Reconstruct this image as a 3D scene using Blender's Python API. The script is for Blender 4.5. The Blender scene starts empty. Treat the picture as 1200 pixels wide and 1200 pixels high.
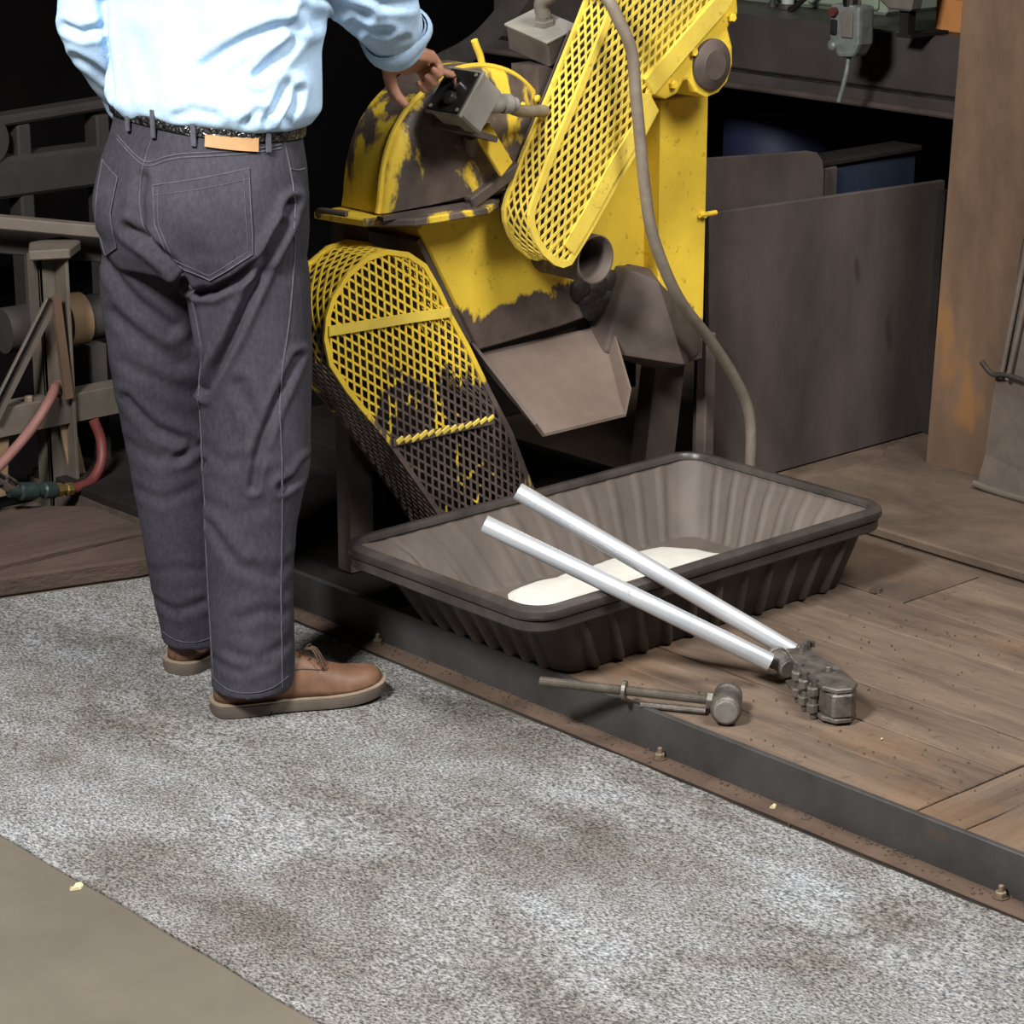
import bpy, bmesh, math, random
import numpy as np
from mathutils import Vector, Matrix
from mathutils.bvhtree import BVHTree
random.seed(7); np.random.seed(7)
SC = bpy.context.scene; COL = SC.collection
PI = math.pi
# ---------------------------------------------------------------- camera, world, lights, exposure
HEAD = math.radians(48)           # camera heading in the shop frame (X = into the deck, Y = along the kerb)
cam = bpy.data.cameras.new('camera'); camo = bpy.data.objects.new('camera', cam); COL.objects.link(camo)
cam.sensor_width = 36; cam.lens = 90; cam.clip_end = 60
camo.location = (0, 0, 1.72)
camo.rotation_euler = (PI/2 - math.radians(17.3), 0, HEAD - PI/2)
SC.camera = camo
FWD = Vector((math.cos(HEAD), math.sin(HEAD), 0)); RGT = Vector((math.sin(HEAD), -math.cos(HEAD), 0))
w = bpy.data.worlds.new('world'); SC.world = w; w.use_nodes = True
w.node_tree.nodes['Background'].inputs[0].default_value = (0.75, 0.85, 1.0, 1)
w.node_tree.nodes['Background'].inputs[1].default_value = 0.008
def area(name, loc, target, size, power, color=(1, 1, 1)):
    l = bpy.data.lights.new(name, 'AREA'); l.shape = 'SQUARE'; l.size = size; l.energy = power; l.color = color
    o = bpy.data.objects.new(name, l); COL.objects.link(o); o.location = loc
    o.rotation_euler = (Vector(target) - Vector(loc)).to_track_quat('-Z', 'Y').to_euler()
    return o
def cf(l, d, z): v = RGT*l + FWD*d; return (v.x, v.y, z)
area('key_softbox', cf(-1.5, 1.7, 3.3), cf(0.0, 4.5, .45), 0.7, 300, (1, .985, .96))
area('top_fill', cf(1.7, 3.0, 3.4), cf(0.3, 4.9, .4), 1.2, 120, (1, .98, .95))  # added fill to brighten the machine side, no lamp seen there
SC.view_settings.view_transform = 'Standard'; SC.view_settings.look = 'None'
SC.view_settings.gamma = 1; SC.view_settings.use_curve_mapping = False
SC.view_settings.exposure = 0.0

# ---------------------------------------------------------------- helpers: materials
MATS = {}
class NT:
    def __init__(s, name):
        s.m = bpy.data.materials.new(name); s.m.use_nodes = True; s.t = s.m.node_tree
        s.b = s.t.nodes['Principled BSDF']; s.co = s.t.nodes.new('ShaderNodeTexCoord')
        MATS[name] = s.m
    def n(s, ty, **kw):
        x = s.t.nodes.new(ty)
        for k, v in kw.items():
            if k in x.inputs: s.set(x.inputs[k], v)
            else: setattr(x, k, v)
        return x
    def set(s, sock, v):
        if hasattr(v, 'is_output') or isinstance(v, bpy.types.NodeSocket): s.t.links.new(v, sock)
        else: sock.default_value = v
    def mapped(s, scale=(1, 1, 1), rot=(0, 0, 0)):
        mp = s.n('ShaderNodeMapping'); s.t.links.new(s.co.outputs['Object'], mp.inputs['Vector'])
        mp.inputs['Scale'].default_value = scale; mp.inputs['Rotation'].default_value = rot
        return mp.outputs[0]
    def noise(s, sc, det=5, rough=.6, vec=None, dist=0):
        x = s.n('ShaderNodeTexNoise'); x.inputs['Scale'].default_value = sc; x.inputs['Detail'].default_value = det
        x.inputs['Roughness'].default_value = rough; x.inputs['Distortion'].default_value = dist
        s.t.links.new(vec if vec is not None else s.co.outputs['Object'], x.inputs['Vector']); return x.outputs['Fac']
    def ramp(s, fac, stops):
        x = s.n('ShaderNodeValToRGB'); s.t.links.new(fac, x.inputs[0]); e = x.color_ramp.elements
        while len(e) > len(stops): e.remove(e[-1])
        while len(e) < len(stops): e.new(.5)
        for q, (p, c) in zip(e, stops): q.position = p; q.color = (*c, 1) if len(c) == 3 else c
        return x.outputs[0]
    def mix(s, f, a, b, mode='MIX'):
        x = s.n('ShaderNodeMix', data_type='RGBA', blend_type=mode)
        for i, v in ((0, f), (6, a), (7, b)):
            if isinstance(v, tuple): v = (*v, 1) if len(v) == 3 else v
            s.set(x.inputs[i], v)
        return x.outputs[2]
    def math(s, op, a, b=0.0, c=0.0):
        x = s.n('ShaderNodeMath', operation=op)
        for i, v in enumerate((a, b, c)): s.set(x.inputs[i], v)
        return x.outputs[0]
    def z(s):
        x = s.n('ShaderNodeSeparateXYZ'); s.t.links.new(s.co.outputs['Object'], x.inputs[0]); return x.outputs
    def fin(s, col, rough=.6, metal=0, bump=None, bs=.2, bd=.002, spec=.5):
        s.set(s.b.inputs['Base Color'], (*col, 1) if isinstance(col, tuple) and len(col) == 3 else col)
        s.set(s.b.inputs['Roughness'], rough); s.set(s.b.inputs['Metallic'], metal)
        s.b.inputs['Specular IOR Level'].default_value = spec
        if bump is not None:
            x = s.n('ShaderNodeBump'); x.inputs['Strength'].default_value = bs; x.inputs['Distance'].default_value = bd
            s.t.links.new(bump, x.inputs['Height']); s.t.links.new(x.outputs[0], s.b.inputs['Normal'])
        return s.m
def grimy(name, c1, c2, sc=6, rough=.7, metal=0, bs=.25, det=8, lo=.3, hi=.7, spec=.4, stretch=(1, 1, 1), speck=None, bd=.002):
    k = NT(name); v = k.mapped(stretch); f = k.noise(sc, det, .65, v)
    col = k.ramp(f, [(lo, c1), (hi, c2)])
    if speck:
        g = k.noise(speck[0], 3, .6, v); col = k.mix(k.ramp(g, [(speck[1], (0, 0, 0)), (speck[1]+.06, (1, 1, 1))]), col, speck[2])
    return k.fin(col, rough, metal, k.noise(sc*12, 6, .7, v), bs, bd, spec)
def painted(name, zlo, zhi, bias, paint=(.92, .64, .055), grime=(.115, .086, .072), sc=9, xk=0.0):
    """yellow machine paint worn down to grimy steel; wear grows between heights zhi -> zlo, with ragged chipped edges"""
    k = NT(name); o = k.z(); zz = k.math('ADD', o[2], k.math('MULTIPLY', o[0], xk))
    mr = k.n('ShaderNodeMapRange'); k.set(mr.inputs[0], zz)
    mr.inputs[1].default_value = zlo; mr.inputs[2].default_value = zhi; mr.inputs[3].default_value = 1; mr.inputs[4].default_value = 0
    n1 = k.noise(sc, 9, .62, k.mapped((1, 1, .6)), .4)
    v = k.math('ADD', k.math('ADD', k.math('MULTIPLY', mr.outputs[0], .75), k.math('MULTIPLY', k.math('SUBTRACT', n1, .5), 1.5)), bias)
    f = k.ramp(v, [(.47, (0, 0, 0)), (.53, (1, 1, 1))])
    p = k.mix(k.ramp(k.noise(sc*.6, 4), [(.35, (0, 0, 0)), (.75, (1, 1, 1))]), paint, tuple(x*.72 for x in paint[:2])+(paint[2]*.9,))
    p = k.mix(k.ramp(k.noise(60, 4), [(.62, (0, 0, 0)), (.7, (.7, .7, .7))]), p, tuple(x*.45 for x in paint))
    g = k.ramp(k.noise(14, 6), [(.3, tuple(x*.55 for x in grime)), (.7, tuple(x*1.35 for x in grime))])
    return k.fin(k.mix(f, p, g), k.math('MULTIPLY_ADD', n1, .3, .35), 0, k.math('ADD', k.noise(90, 5), k.math('MULTIPLY', v, -1.2)), .3, .002, .4)
painted('yellow_clean', -.5, 0, -.12)
painted('yellow_post', .45, .62, -.10)
painted('yellow_guard', .36, .66, -.02, sc=14)
painted('guard_side', .30, .70, .34, sc=14)
painted('yellow_dome', .70, .80, .50, sc=6.5)
painted('yellow_body', .54, .70, .0, sc=7)
painted('yellow_upper', -.5, 0, -.16, paint=(.82, .61, .085), sc=12)
grimy('grime_steel', (.055, .042, .036), (.13, .098, .082), 7, .65, .1, .35)
grimy('dark_grease', (.008, .007, .006), (.035, .028, .024), 18, .5, 0, .8)
grimy('chute_steel', (.12, .088, .07), (.20, .15, .122), 5, .6, .1, .2)
grimy('grey_box', (.20, .185, .16), (.34, .32, .28), 9, .5, .1, .25)
grimy('jbox_dark', (.060, .048, .042), (.12, .098, .085), 9, .6, .1, .25)
grimy('jbox_grey', (.14, .12, .10), (.24, .21, .18), 9, .6, .1, .25)
grimy('black_panel', (.012, .012, .011), (.03, .029, .027), 14, .35, 0, .15)
grimy('conduit', (.15, .12, .092), (.25, .21, .165), 20, .55, 0, .2, speck=(9, .70, (.65, .44, .03)))
grimy('rubber', (.018, .016, .015), (.045, .04, .038), 8, .55)
grimy('column_rust', (.070, .042, .028), (.165, .100, .060), 4.5, .75, .05, .45, speck=(5, .60, (.21, .105, .040)), stretch=(1, 1, .45))
grimy('scrap_plate', (.075, .06, .052), (.16, .125, .10), 5, .65, .15, .5, speck=(4, .64, (.22, .14, .075)))
grimy('bin_steel', (.045, .036, .033), (.115, .090, .081), 3.5, .6, .1, .3, stretch=(1, 1, .4), speck=(5, .66, (.028, .023, .021)))
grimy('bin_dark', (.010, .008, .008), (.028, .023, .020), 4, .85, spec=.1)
grimy('beam_steel', (.055, .046, .043), (.10, .085, .078), 4, .5, .2, .2)
grimy('blue_tarp', (.010, .013, .035), (.022, .028, .075), 5, .6)
grimy('blue_box', (.010, .015, .028), (.022, .034, .060), 5, .6)
grimy('back_shade', (.003, .0025, .0025), (.007, .006, .006), 1.5, .95, spec=.05)  # near-black for back walls and rear floor, their lack of light painted in
grimy('green_wall', (.22, .28, .19), (.40, .46, .36), 3, .8)
grimy('bench_steel', (.075, .062, .05), (.15, .125, .10), 6, .65, .15, .3)
grimy('far_steel', (.026, .022, .020), (.055, .047, .042), 4, .75, .1)
grimy('tan_leather', (.16, .10, .055), (.27, .18, .10), 7, .75)
grimy('red_hose', (.09, .018, .018), (.17, .045, .040), 12, .5)
grimy('pink_hose', (.17, .075, .062), (.27, .135, .115), 12, .45)
grimy('brass', (.35, .24, .08), (.55, .40, .15), 20, .35, .9)
grimy('green_fitting', (.014, .024, .024), (.04, .06, .056), 20, .4, .3)
grimy('galv', (.50, .53, .57), (.72, .74, .77), 5, .33, .55, .15, speck=(30, .70, (.40, .41, .43)))
grimy('forged', (.07, .062, .055), (.23, .205, .18), 30, .45, .55, .6, det=4)
grimy('thread_steel', (.13, .115, .095), (.26, .235, .20), 25, .42, .6, .3)
grimy('hammer_face', (.22, .20, .18), (.36, .34, .31), 25, .4, .6, .5)
grimy('chrome', (.6, .6, .6), (.8, .8, .8), 10, .2, 1, .05)
grimy('kerb_steel', (.036, .034, .034), (.078, .073, .070), 5, .5, .25, .3, stretch=(1, 1, 1), speck=(7, .68, (.10, .066, .045)))
grimy('kerb_rust', (.055, .035, .025), (.125, .080, .055), 9, .85, 0, .5)
grimy('bolt_steel', (.12, .09, .06), (.28, .22, .15), 40, .55, .4)
grimy('tub_plastic', (.018, .015, .014), (.075, .062, .054), 6, .5, 0, .3, lo=.25, hi=.75, stretch=(1, 1, .35))
grimy('tub_inside', (.085, .068, .058), (.150, .122, .105), 6, .62, 0, .25, stretch=(1, 1, .35))
grimy('tub_rib', (.030, .025, .022), (.125, .104, .090), 7, .5, 0, .3, stretch=(1, 1, .35))
grimy('tub_rim', (.030, .026, .025), (.075, .063, .056), 8, .33, 0, .25)
grimy('powder', (.58, .57, .52), (.68, .67, .61), 20, .95, 0, .3)
grimy('orange_box', (.50, .20, .06), (.60, .26, .09), 5, .6)
grimy('pale_pipe', (.45, .46, .42), (.6, .6, .56), 5, .5)
grimy('pendant_grey', (.16, .17, .165), (.34, .36, .35), 25, .45, .3)
grimy('debris_tan', (.45, .36, .2), (.7, .6, .4), 60, .8)
grimy('dried_mud', (.045, .032, .025), (.09, .062, .045), 30, .9, 0, .8)
grimy('concrete', (.098, .083, .062), (.145, .124, .096), 2.2, .8, 0, .25, speck=(45, .73, (.07, .058, .045)))
grimy('timber', (.040, .026, .020), (.112, .074, .056), 5, .85, 0, 1.0, stretch=(.5, 2, 2), bd=.006)
# deck: grimy boards, long grain with rusty streaks
def deck_mat(name, vec, tint=1.0):
    k = NT(name); v = k.mapped(vec)
    f = k.noise(3.2, 9, .66, v, .3); g = k.noise(1.6, 6, .6, k.mapped((1.5, 1, 1)))
    c = k.ramp(f, [(.28, (.062*tint, .042*tint, .031*tint)), (.48, (.125*tint, .088*tint, .064*tint)), (.72, (.205*tint, .148*tint, .106*tint))])
    c = k.mix(k.ramp(g, [(.52, (0, 0, 0)), (.70, (.75, .75, .75))]), c, (.20*tint, .108*tint, .052*tint))
    c = k.mix(k.ramp(k.noise(30, 5, .7), [(.60, (0, 0, 0)), (.72, (.6, .6, .6))]), c, (.06, .045, .036))
    k.fin(c, .72, 0, k.math('ADD', k.noise(24, 8, .7, v), k.noise(140, 4, .7)), .5, .003, .35)
deck_mat('deck_board', (5, .8, 2)); deck_mat('deck_end_board', (.8, 5, 2), .97); deck_mat('deck_plate', (1.6, 1, 1), .82)
# fibre mat: pale grey felt, fine flecks, soft blotches of soil
def mat_mat():
    k = NT('fibre_mat')
    v = k.mapped((1.0, .55, 1), (0, 0, math.radians(28)))
    fl = k.noise(235, 3, .75, k.mapped((1, .6, 1), (0, 0, math.radians(40)))); fl2 = k.noise(70, 5, .8, v)
    b1 = k.noise(3.8, 8, .66, v, .3); b2 = k.noise(6.5, 6, .6, k.mapped((1, .7, 1)))
    base = k.ramp(b1, [(.32, (.098, .088, .076)), (.5, (.190, .185, .178)), (.72, (.275, .288, .305))])
    base = k.mix(k.ramp(b2, [(.50, (0, 0, 0)), (.70, (.75, .75, .75))]), base, (.105, .090, .074))
    c = k.mix(1.0, base, k.ramp(fl, [(.38, (.14, .14, .14)), (.50, (.50, .50, .50)), (.63, (.92, .92, .92))]), 'OVERLAY')
    c = k.mix(.55, c, k.ramp(fl2, [(.3, (.32, .32, .32)), (.7, (.70, .70, .70))]), 'OVERLAY')
    k.fin(c, .95, 0, k.math('ADD', fl, fl2), .55, .003, .1)
mat_mat()
# clothes
def denim():
    k = NT('black_denim'); o = k.z()
    f = k.noise(5, 6, .6); wv = k.n('ShaderNodeTexWave', wave_type='BANDS', bands_direction='DIAGONAL')
    wv.inputs['Scale'].default_value = 320; wv.inputs['Distortion'].default_value = 1.5
    k.t.links.new(k.co.outputs['Object'], wv.inputs['Vector'])
    c = k.ramp(f, [(.3, (.028, .025, .035)), (.72, (.060, .056, .071))])
    c = k.mix(.22, c, k.ramp(k.noise(150, 3, .7, k.mapped((1, 1, .5))), [(.35, (.015, .015, .017)), (.65, (.085, .083, .10))]), 'MIX')
    k.fin(c, .85, 0, k.math('ADD', k.math('MULTIPLY', wv.outputs[0], .3), k.noise(22, 5)), .3, .002, .15)
denim()
grimy('denim_edge', (.050, .050, .064), (.10, .10, .125), 60, .85)
def shirt():
    k = NT('chambray'); f = k.noise(6, 6, .6)
    c = k.ramp(f, [(.3, (.43, .64, .88)), (.7, (.55, .74, .92))])
    c = k.mix(.3, c, k.ramp(k.noise(160, 3, .7), [(.4, (.40, .60, .86)), (.6, (.68, .82, .95))]))
    k.fin(c, .9, 0, k.math('ADD', k.noise(18, 5), k.noise(260, 3)), .25, .002, .1)
shirt()
grimy('skin', (.42, .20, .13), (.52, .27, .18), 14, .5, 0, .15)
grimy('hair', (.03, .02, .015), (.07, .05, .035), 60, .6, 0, .5, stretch=(1, 1, .2))
grimy('shoe_leather', (.070, .034, .022), (.200, .103, .060), 13, .5, 0, .2)
grimy('shoe_sole', (.075, .058, .045), (.130, .104, .083), 14, .75)
grimy('welt', (.20, .15, .105), (.28, .215, .155), 60, .7)
grimy('lace', (.05, .028, .018), (.10, .06, .04), 60, .8)
grimy('patch_leather', (.36, .20, .085), (.47, .28, .13), 18, .6)
def belt():
    k = NT('braided_leather'); ck = k.n('ShaderNodeTexVoronoi', feature='DISTANCE_TO_EDGE'); ck.inputs['Scale'].default_value = 105
    k.t.links.new(k.mapped((1, 1, 1.2), (.4, 0, .3)), ck.inputs['Vector'])
    c = k.ramp(ck.outputs['Distance'], [(.05, (.004, .004, .004)), (.2, (.035, .033, .033)), (.5, (.10, .095, .09))])
    k.fin(c, .28, 0, ck.outputs['Distance'], 1.0, .006, .7)
belt()
def eye(): k = NT('eye_white'); k.fin((.7, .7, .68), .2)
eye()

# ---------------------------------------------------------------- helpers: shapes, each returns (verts, faces)
def V(*a): return Vector(a)
def box(x0, x1, y0, y1, z0, z1):
    return ([(x0,y0,z0),(x1,y0,z0),(x1,y1,z0),(x0,y1,z0),(x0,y0,z1),(x1,y0,z1),(x1,y1,z1),(x0,y1,z1)],
            [(0,3,2,1),(4,5,6,7),(0,1,5,4),(1,2,6,5),(2,3,7,6),(3,0,4,7)])
def obox(c, ax, ay, az, hx, hy, hz):
    c = Vector(c); ax, ay, az = [Vector(a).normalized() for a in (ax, ay, az)]
    vs = []
    for sz in (-1, 1):
        for sx, sy in ((-1,-1),(1,-1),(1,1),(-1,1)): vs.append(tuple(c + ax*hx*sx + ay*hy*sy + az*hz*sz))
    return vs, [(0,3,2,1),(4,5,6,7),(0,1,5,4),(1,2,6,5),(2,3,7,6),(3,0,4,7)]
def prism(poly, y0, y1):                      # polygon in X, Z pulled along Y
    n = len(poly); vs = [(x, y0, z) for x, z in poly] + [(x, y1, z) for x, z in poly]
    a = sum(poly[i][0]*poly[(i+1)%n][1] - poly[(i+1)%n][0]*poly[i][1] for i in range(n))
    f = list(range(n)) if a > 0 else list(range(n))[::-1]
    fs = [tuple(f), tuple(q+n for q in f[::-1])]
    for i in range(n):
        j = (i+1) % n; q = (i, i+n, j+n, j); fs.append(q if a > 0 else q[::-1])
    return vs, fs
def prism_z(poly, z0, z1):
    n = len(poly); vs = [(x, y, z0) for x, y in poly] + [(x, y, z1) for x, y in poly]
    fs = [tuple(range(n))[::-1], tuple(range(n, 2*n))] + [(i, (i+1) % n, (i+1) % n+n, i+n) for i in range(n)]
    return vs, fs
def prism_x(poly, x0, x1):                    # polygon in Y, Z pulled along X
    n = len(poly); vs = [(x0, y, z) for y, z in poly] + [(x1, y, z) for y, z in poly]
    return vs, [tuple(range(n))[::-1], tuple(range(n, 2*n))] + [(i, (i+1) % n, (i+1) % n+n, i+n) for i in range(n)]
def join(*parts):
    vs, fs = [], []
    for v, f in parts:
        o = len(vs); vs += list(v); fs += [tuple(i+o for i in q) for q in f]
    return vs, fs
def spline(pts, n=6):
    P = [Vector(p) for p in pts]; P = [P[0]*2-P[1]] + P + [P[-1]*2-P[-2]]; out = []
    for i in range(1, len(P)-2):
        for k in range(n):
            t = k/n; a, b, c, d = P[i-1:i+3]
            out.append(.5*((2*b)+(c-a)*t+(2*a-5*b+4*c-d)*t*t+(3*b-a-3*c+d)*t**3))
    return out + [P[-2]]
def loft(rings, cap=True, closed=True):
    n = len(rings[0]); vs = [tuple(p) for r in rings for p in r]; fs = []
    for i in range(len(rings)-1):
        for j in range(n if closed else n-1):
            k = (j+1) % n; fs.append((i*n+j, i*n+k, (i+1)*n+k, (i+1)*n+j))
    if cap: fs += [tuple(range(n))[::-1], tuple(range((len(rings)-1)*n, len(rings)*n))]
    return vs, fs
def tube(pts, r, seg=10, sm=6, cap=True):
    P = spline(pts, sm) if sm > 1 and len(pts) > 2 else [Vector(p) for p in pts]
    m = len(P); rr = (lambda t: r) if not callable(r) else r; rings = []; up = None
    for i, p in enumerate(P):
        d = (P[min(i+1, m-1)] - P[max(i-1, 0)]).normalized()
        if up is None: up = d.orthogonal().normalized()
        up = (up - d*up.dot(d)).normalized(); s = d.cross(up); q = rr(i/(m-1))
        rings.append([p + up*math.cos(2*PI*k/seg)*q + s*math.sin(2*PI*k/seg)*q for k in range(seg)])
    return loft(rings, cap)
def cyl(a, b, r0, r1=None, seg=20):
    a, b = Vector(a), Vector(b); r1 = r0 if r1 is None else r1; d = (b-a).normalized(); u = d.orthogonal().normalized(); s = d.cross(u)
    return loft([[p + u*math.cos(2*PI*k/seg)*q + s*math.sin(2*PI*k/seg)*q for k in range(seg)] for p, q in ((a, r0), (b, r1))])
def lathe(a, axis, prof, seg=24, cap=True):     # prof = [(distance along axis, radius)]
    a = Vector(a); d = Vector(axis).normalized(); u = d.orthogonal().normalized(); s = d.cross(u)
    return loft([[a + d*t + (u*math.cos(2*PI*k/seg) + s*math.sin(2*PI*k/seg))*q for k in range(seg)] for t, q in prof], cap)
def ball(c, rx, ry, rz, seg=16, rings=10):
    vs, fs = [(c[0], c[1], c[2]-rz)], []
    for i in range(1, rings):
        a = -PI/2 + PI*i/rings
        for j in range(seg): t = 2*PI*j/seg; vs.append((c[0]+rx*math.cos(a)*math.cos(t), c[1]+ry*math.cos(a)*math.sin(t), c[2]+rz*math.sin(a)))
    vs.append((c[0], c[1], c[2]+rz)); L = len(vs)-1
    for j in range(seg): fs += [(0, 1+(j+1) % seg, 1+j), (L, L-seg+j, L-seg+(j+1) % seg)]
    for i in range(rings-2):
        for j in range(seg): a = 1+i*seg; fs.append((a+j, a+(j+1) % seg, a+seg+(j+1) % seg, a+seg+j))
    return vs, fs
def hexnut(c, axis, r, h): return lathe(Vector(c)-Vector(axis).normalized()*h/2, axis, [(0, r*.92), (h*.12, r), (h*.88, r), (h, r*.92)], 6)

# ---------------------------------------------------------------- helpers: objects
ORG = {}
def root_of(o):
    while o.parent: o = o.parent
    return o
def tag(o, label=None, cat=None, group=None, kind=None):
    if label: o['label'] = label
    if cat: o['category'] = cat
    if group: o['group'] = group
    if kind: o['kind'] = kind
    return o
def thing(name, label, cat, loc=(0, 0, 0), group=None, rz=0.0):
    o = bpy.data.objects.new(name, None); COL.objects.link(o); o.location = loc; o.rotation_euler = (0, 0, rz); o.empty_display_size = .1
    ORG[o.name] = Vector(loc); return tag(o, label, cat, group)
def obj(name, vf, mat, parent=None, smooth=False, bev=0, local=False, org=None, bseg=1, angle=35):
    vs, fs = vf
    if parent is not None: off = Vector((0, 0, 0)) if local else ORG.get(root_of(parent).name, Vector())
    elif org is not None: off = Vector(org)
    else:
        a = np.array([tuple(v) for v in vs]); off = Vector(((a[:,0].min()+a[:,0].max())/2, (a[:,1].min()+a[:,1].max())/2, a[:,2].min()))
    me = bpy.data.meshes.new(name); me.from_pydata([tuple(Vector(v)-off) for v in vs], [], fs)
    if bev > 0:
        bm = bmesh.new(); bm.from_mesh(me); bmesh.ops.recalc_face_normals(bm, faces=bm.faces)
        ed = [e for e in bm.edges if len(e.link_faces) == 2 and e.calc_face_angle(0) > math.radians(angle)]
        bmesh.ops.bevel(bm, geom=ed, offset=bev, segments=bseg, affect='EDGES', profile=.6, clamp_overlap=True)
        bm.to_mesh(me); bm.free()
    me.materials.append(MATS[mat]); me.update()
    if smooth:
        for p in me.polygons: p.use_smooth = True
        if smooth != 'all': me.set_sharp_from_angle(angle=math.radians(40))
    o = bpy.data.objects.new(name, me); COL.objects.link(o)
    if parent is not None: o.parent = parent
    else: o.location = off; ORG[o.name] = off
    return o
def struct(name, vf, mat, **k): return tag(obj(name, vf, mat, **k), kind='structure')
def inside(p, poly):
    x, y = p; c = False; n = len(poly)
    for i in range(n):
        (x1, y1), (x2, y2) = poly[i], poly[i-1]
        if (y1 > y) != (y2 > y) and x < (x2-x1)*(y-y1)/(y2-y1)+x1: c = not c
    return c
def expanded(poly, ang, W, L, sw, th, to3d):
    """expanded metal: a diamond lattice of flat strands, long way of the diamonds along ang, clipped to poly; to3d(u, v, w) places it"""
    ca, sa = math.cos(ang), math.sin(ang)
    R = [(x*ca+y*sa, -x*sa+y*ca) for x, y in poly]          # a along the long way, b across
    a0, a1 = min(p[0] for p in R), max(p[0] for p in R); b0, b1 = min(p[1] for p in R), max(p[1] for p in R)
    vs, fs = [], []
    na, nb = int((a1-a0)/(L/2))+2, int((b1-b0)/(W/2))+2
    for i in range(na):
        for j in range(nb):
            if (i+j) % 2: continue
            for dj in (-1, 1):
                p = (a0+i*L/2, b0+j*W/2); q = (a0+(i+1)*L/2, b0+(j+dj)*W/2)
                ip, iq = inside(p, R), inside(q, R)
                if not ip and not iq: continue
                if ip != iq:
                    lo, hi = (p, q) if ip else (q, p); g, h = lo, hi
                    for _ in range(7):
                        m = ((g[0]+h[0])/2, (g[1]+h[1])/2)
                        if inside(m, R): g = m
                        else: h = m
                    p, q = lo, g
                dx, dy = q[0]-p[0], q[1]-p[1]; l = math.hypot(dx, dy)
                if l < 1e-4: continue
                nx, ny = -dy/l*sw/2, dx/l*sw/2; o = len(vs); tl = th*(.35 if dj > 0 else 0)
                for (s, wv) in ((1, 0), (-1, 0), (-1, th), (1, th)):
                    for e in (p, q):
                        a, b = e[0]+nx*s, e[1]+ny*s
                        vs.append(tuple(to3d(a*ca-b*sa, a*sa+b*ca, wv+tl)))
                fs += [(o, o+1, o+3, o+2), (o+2, o+3, o+5, o+4), (o+4, o+5, o+7, o+6), (o+6, o+7, o+1, o)]
    return vs, fs
def ribbon(path, half, y0, y1):                 # flat strip following a path in X, Z
    P = [Vector((x, z)) for x, z in path]; n = len(P); A, B = [], []
    for i, p in enumerate(P):
        d = (P[min(i+1, n-1)]-P[max(i-1, 0)]).normalized(); q = Vector((-d.y, d.x))*half; A.append(p+q); B.append(p-q)
    rings = [[(A[i].x, y0, A[i].y), (B[i].x, y0, B[i].y), (B[i].x, y1, B[i].y), (A[i].x, y1, A[i].y)] for i in range(n)]
    return loft(rings)
def evaluated(o):
    dg = bpy.context.evaluated_depsgraph_get(); return bpy.data.meshes.new_from_object(o.evaluated_get(dg))
def remeshed(vf, voxel, smooth_it=6, fac=.5):
    me = bpy.data.meshes.new('tmp'); me.from_pydata([tuple(v) for v in vf[0]], [], vf[1])
    bm = bmesh.new(); bm.from_mesh(me); bmesh.ops.recalc_face_normals(bm, faces=bm.faces); bm.to_mesh(me); bm.free()
    o = bpy.data.objects.new('tmp', me); COL.objects.link(o)
    m = o.modifiers.new('r', 'REMESH'); m.mode = 'VOXEL'; m.voxel_size = voxel; m.use_smooth_shade = True
    s = o.modifiers.new('s', 'SMOOTH'); s.factor = fac; s.iterations = smooth_it
    r = evaluated(o); bpy.data.objects.remove(o); return r
def mesh_obj(name, me, mat, parent):
    me.name = name; me.materials.clear(); me.materials.append(MATS[mat])
    for p in me.polygons: p.use_smooth = True
    o = bpy.data.objects.new(name, me); COL.objects.link(o); o.parent = parent; return o

# ================================================================ SETTING
HD = .08                                        # deck height
struct('floor', box(-2, 8, -2, 8.2, -.1, 0), 'concrete', org=(0, 0, 0))
struct('floor_shade', box(-2, 8, 4.9, 7.6, .0005, .004), 'back_shade')  # thin dark sheet painted in place of the shade over the rear floor
struct('wall_back', box(-2, 8.1, 7.6, 7.7, 0, 4.2), 'back_shade')
struct('wall_right', box(7.6, 7.7, -2, 7.6, 0, 4.2), 'back_shade')
deck = struct('floor_deck', prism_z([(2.936, 1.2), (6.4, 1.2), (6.4, 6.4), (4.6, 6.4), (4.6, 4.92), (2.936, 4.92)], 0.001, HD-.022), 'dried_mud')
def board(x0, x1, y0, y1, mat, zt=HD, j=.0013, skew=0):
    zt += random.uniform(-.0015, .0012)
    poly = [(x0+j, y0+j), (x1-j, y0+j+skew), (x1-j, y1-j), (x0+j, y1-j)]
    n = 7; P = []                                # chipped long edges
    for (a, b) in ((0, 1), (1, 2), (2, 3), (3, 0)):
        A, B = poly[a], poly[b]; ln = math.hypot(B[0]-A[0], B[1]-A[1]); m = max(1, int(ln/.07))
        for i in range(m):
            t = i/m; q = 0 if i == 0 else random.uniform(-.0022, .0022)
            P.append((A[0]+(B[0]-A[0])*t+q, A[1]+(B[1]-A[1])*t+q))
    o = obj('plank', prism_z(P, HD-.022, zt), mat, deck, bev=.0018)
    return o
xs = [2.936, 3.052, 3.168, 3.300, 3.420, 3.552, 3.690]
for i in range(len(xs)-1): board(xs[i], xs[i+1], 2.322, 3.60, 'deck_board'); board(xs[i], xs[i+1], 3.602, 4.9, 'bin_dark')  # rear boards near-black: shade behind worker and machine put into the colour
for y0, y1 in ((1.3, 1.42), (1.42, 1.6), (1.6, 1.78), (1.78, 1.93), (1.93, 2.09), (2.09, 2.225), (2.225, 2.319)): board(2.936, 3.93, y0, y1, 'deck_end_board', skew=-.006)
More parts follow.
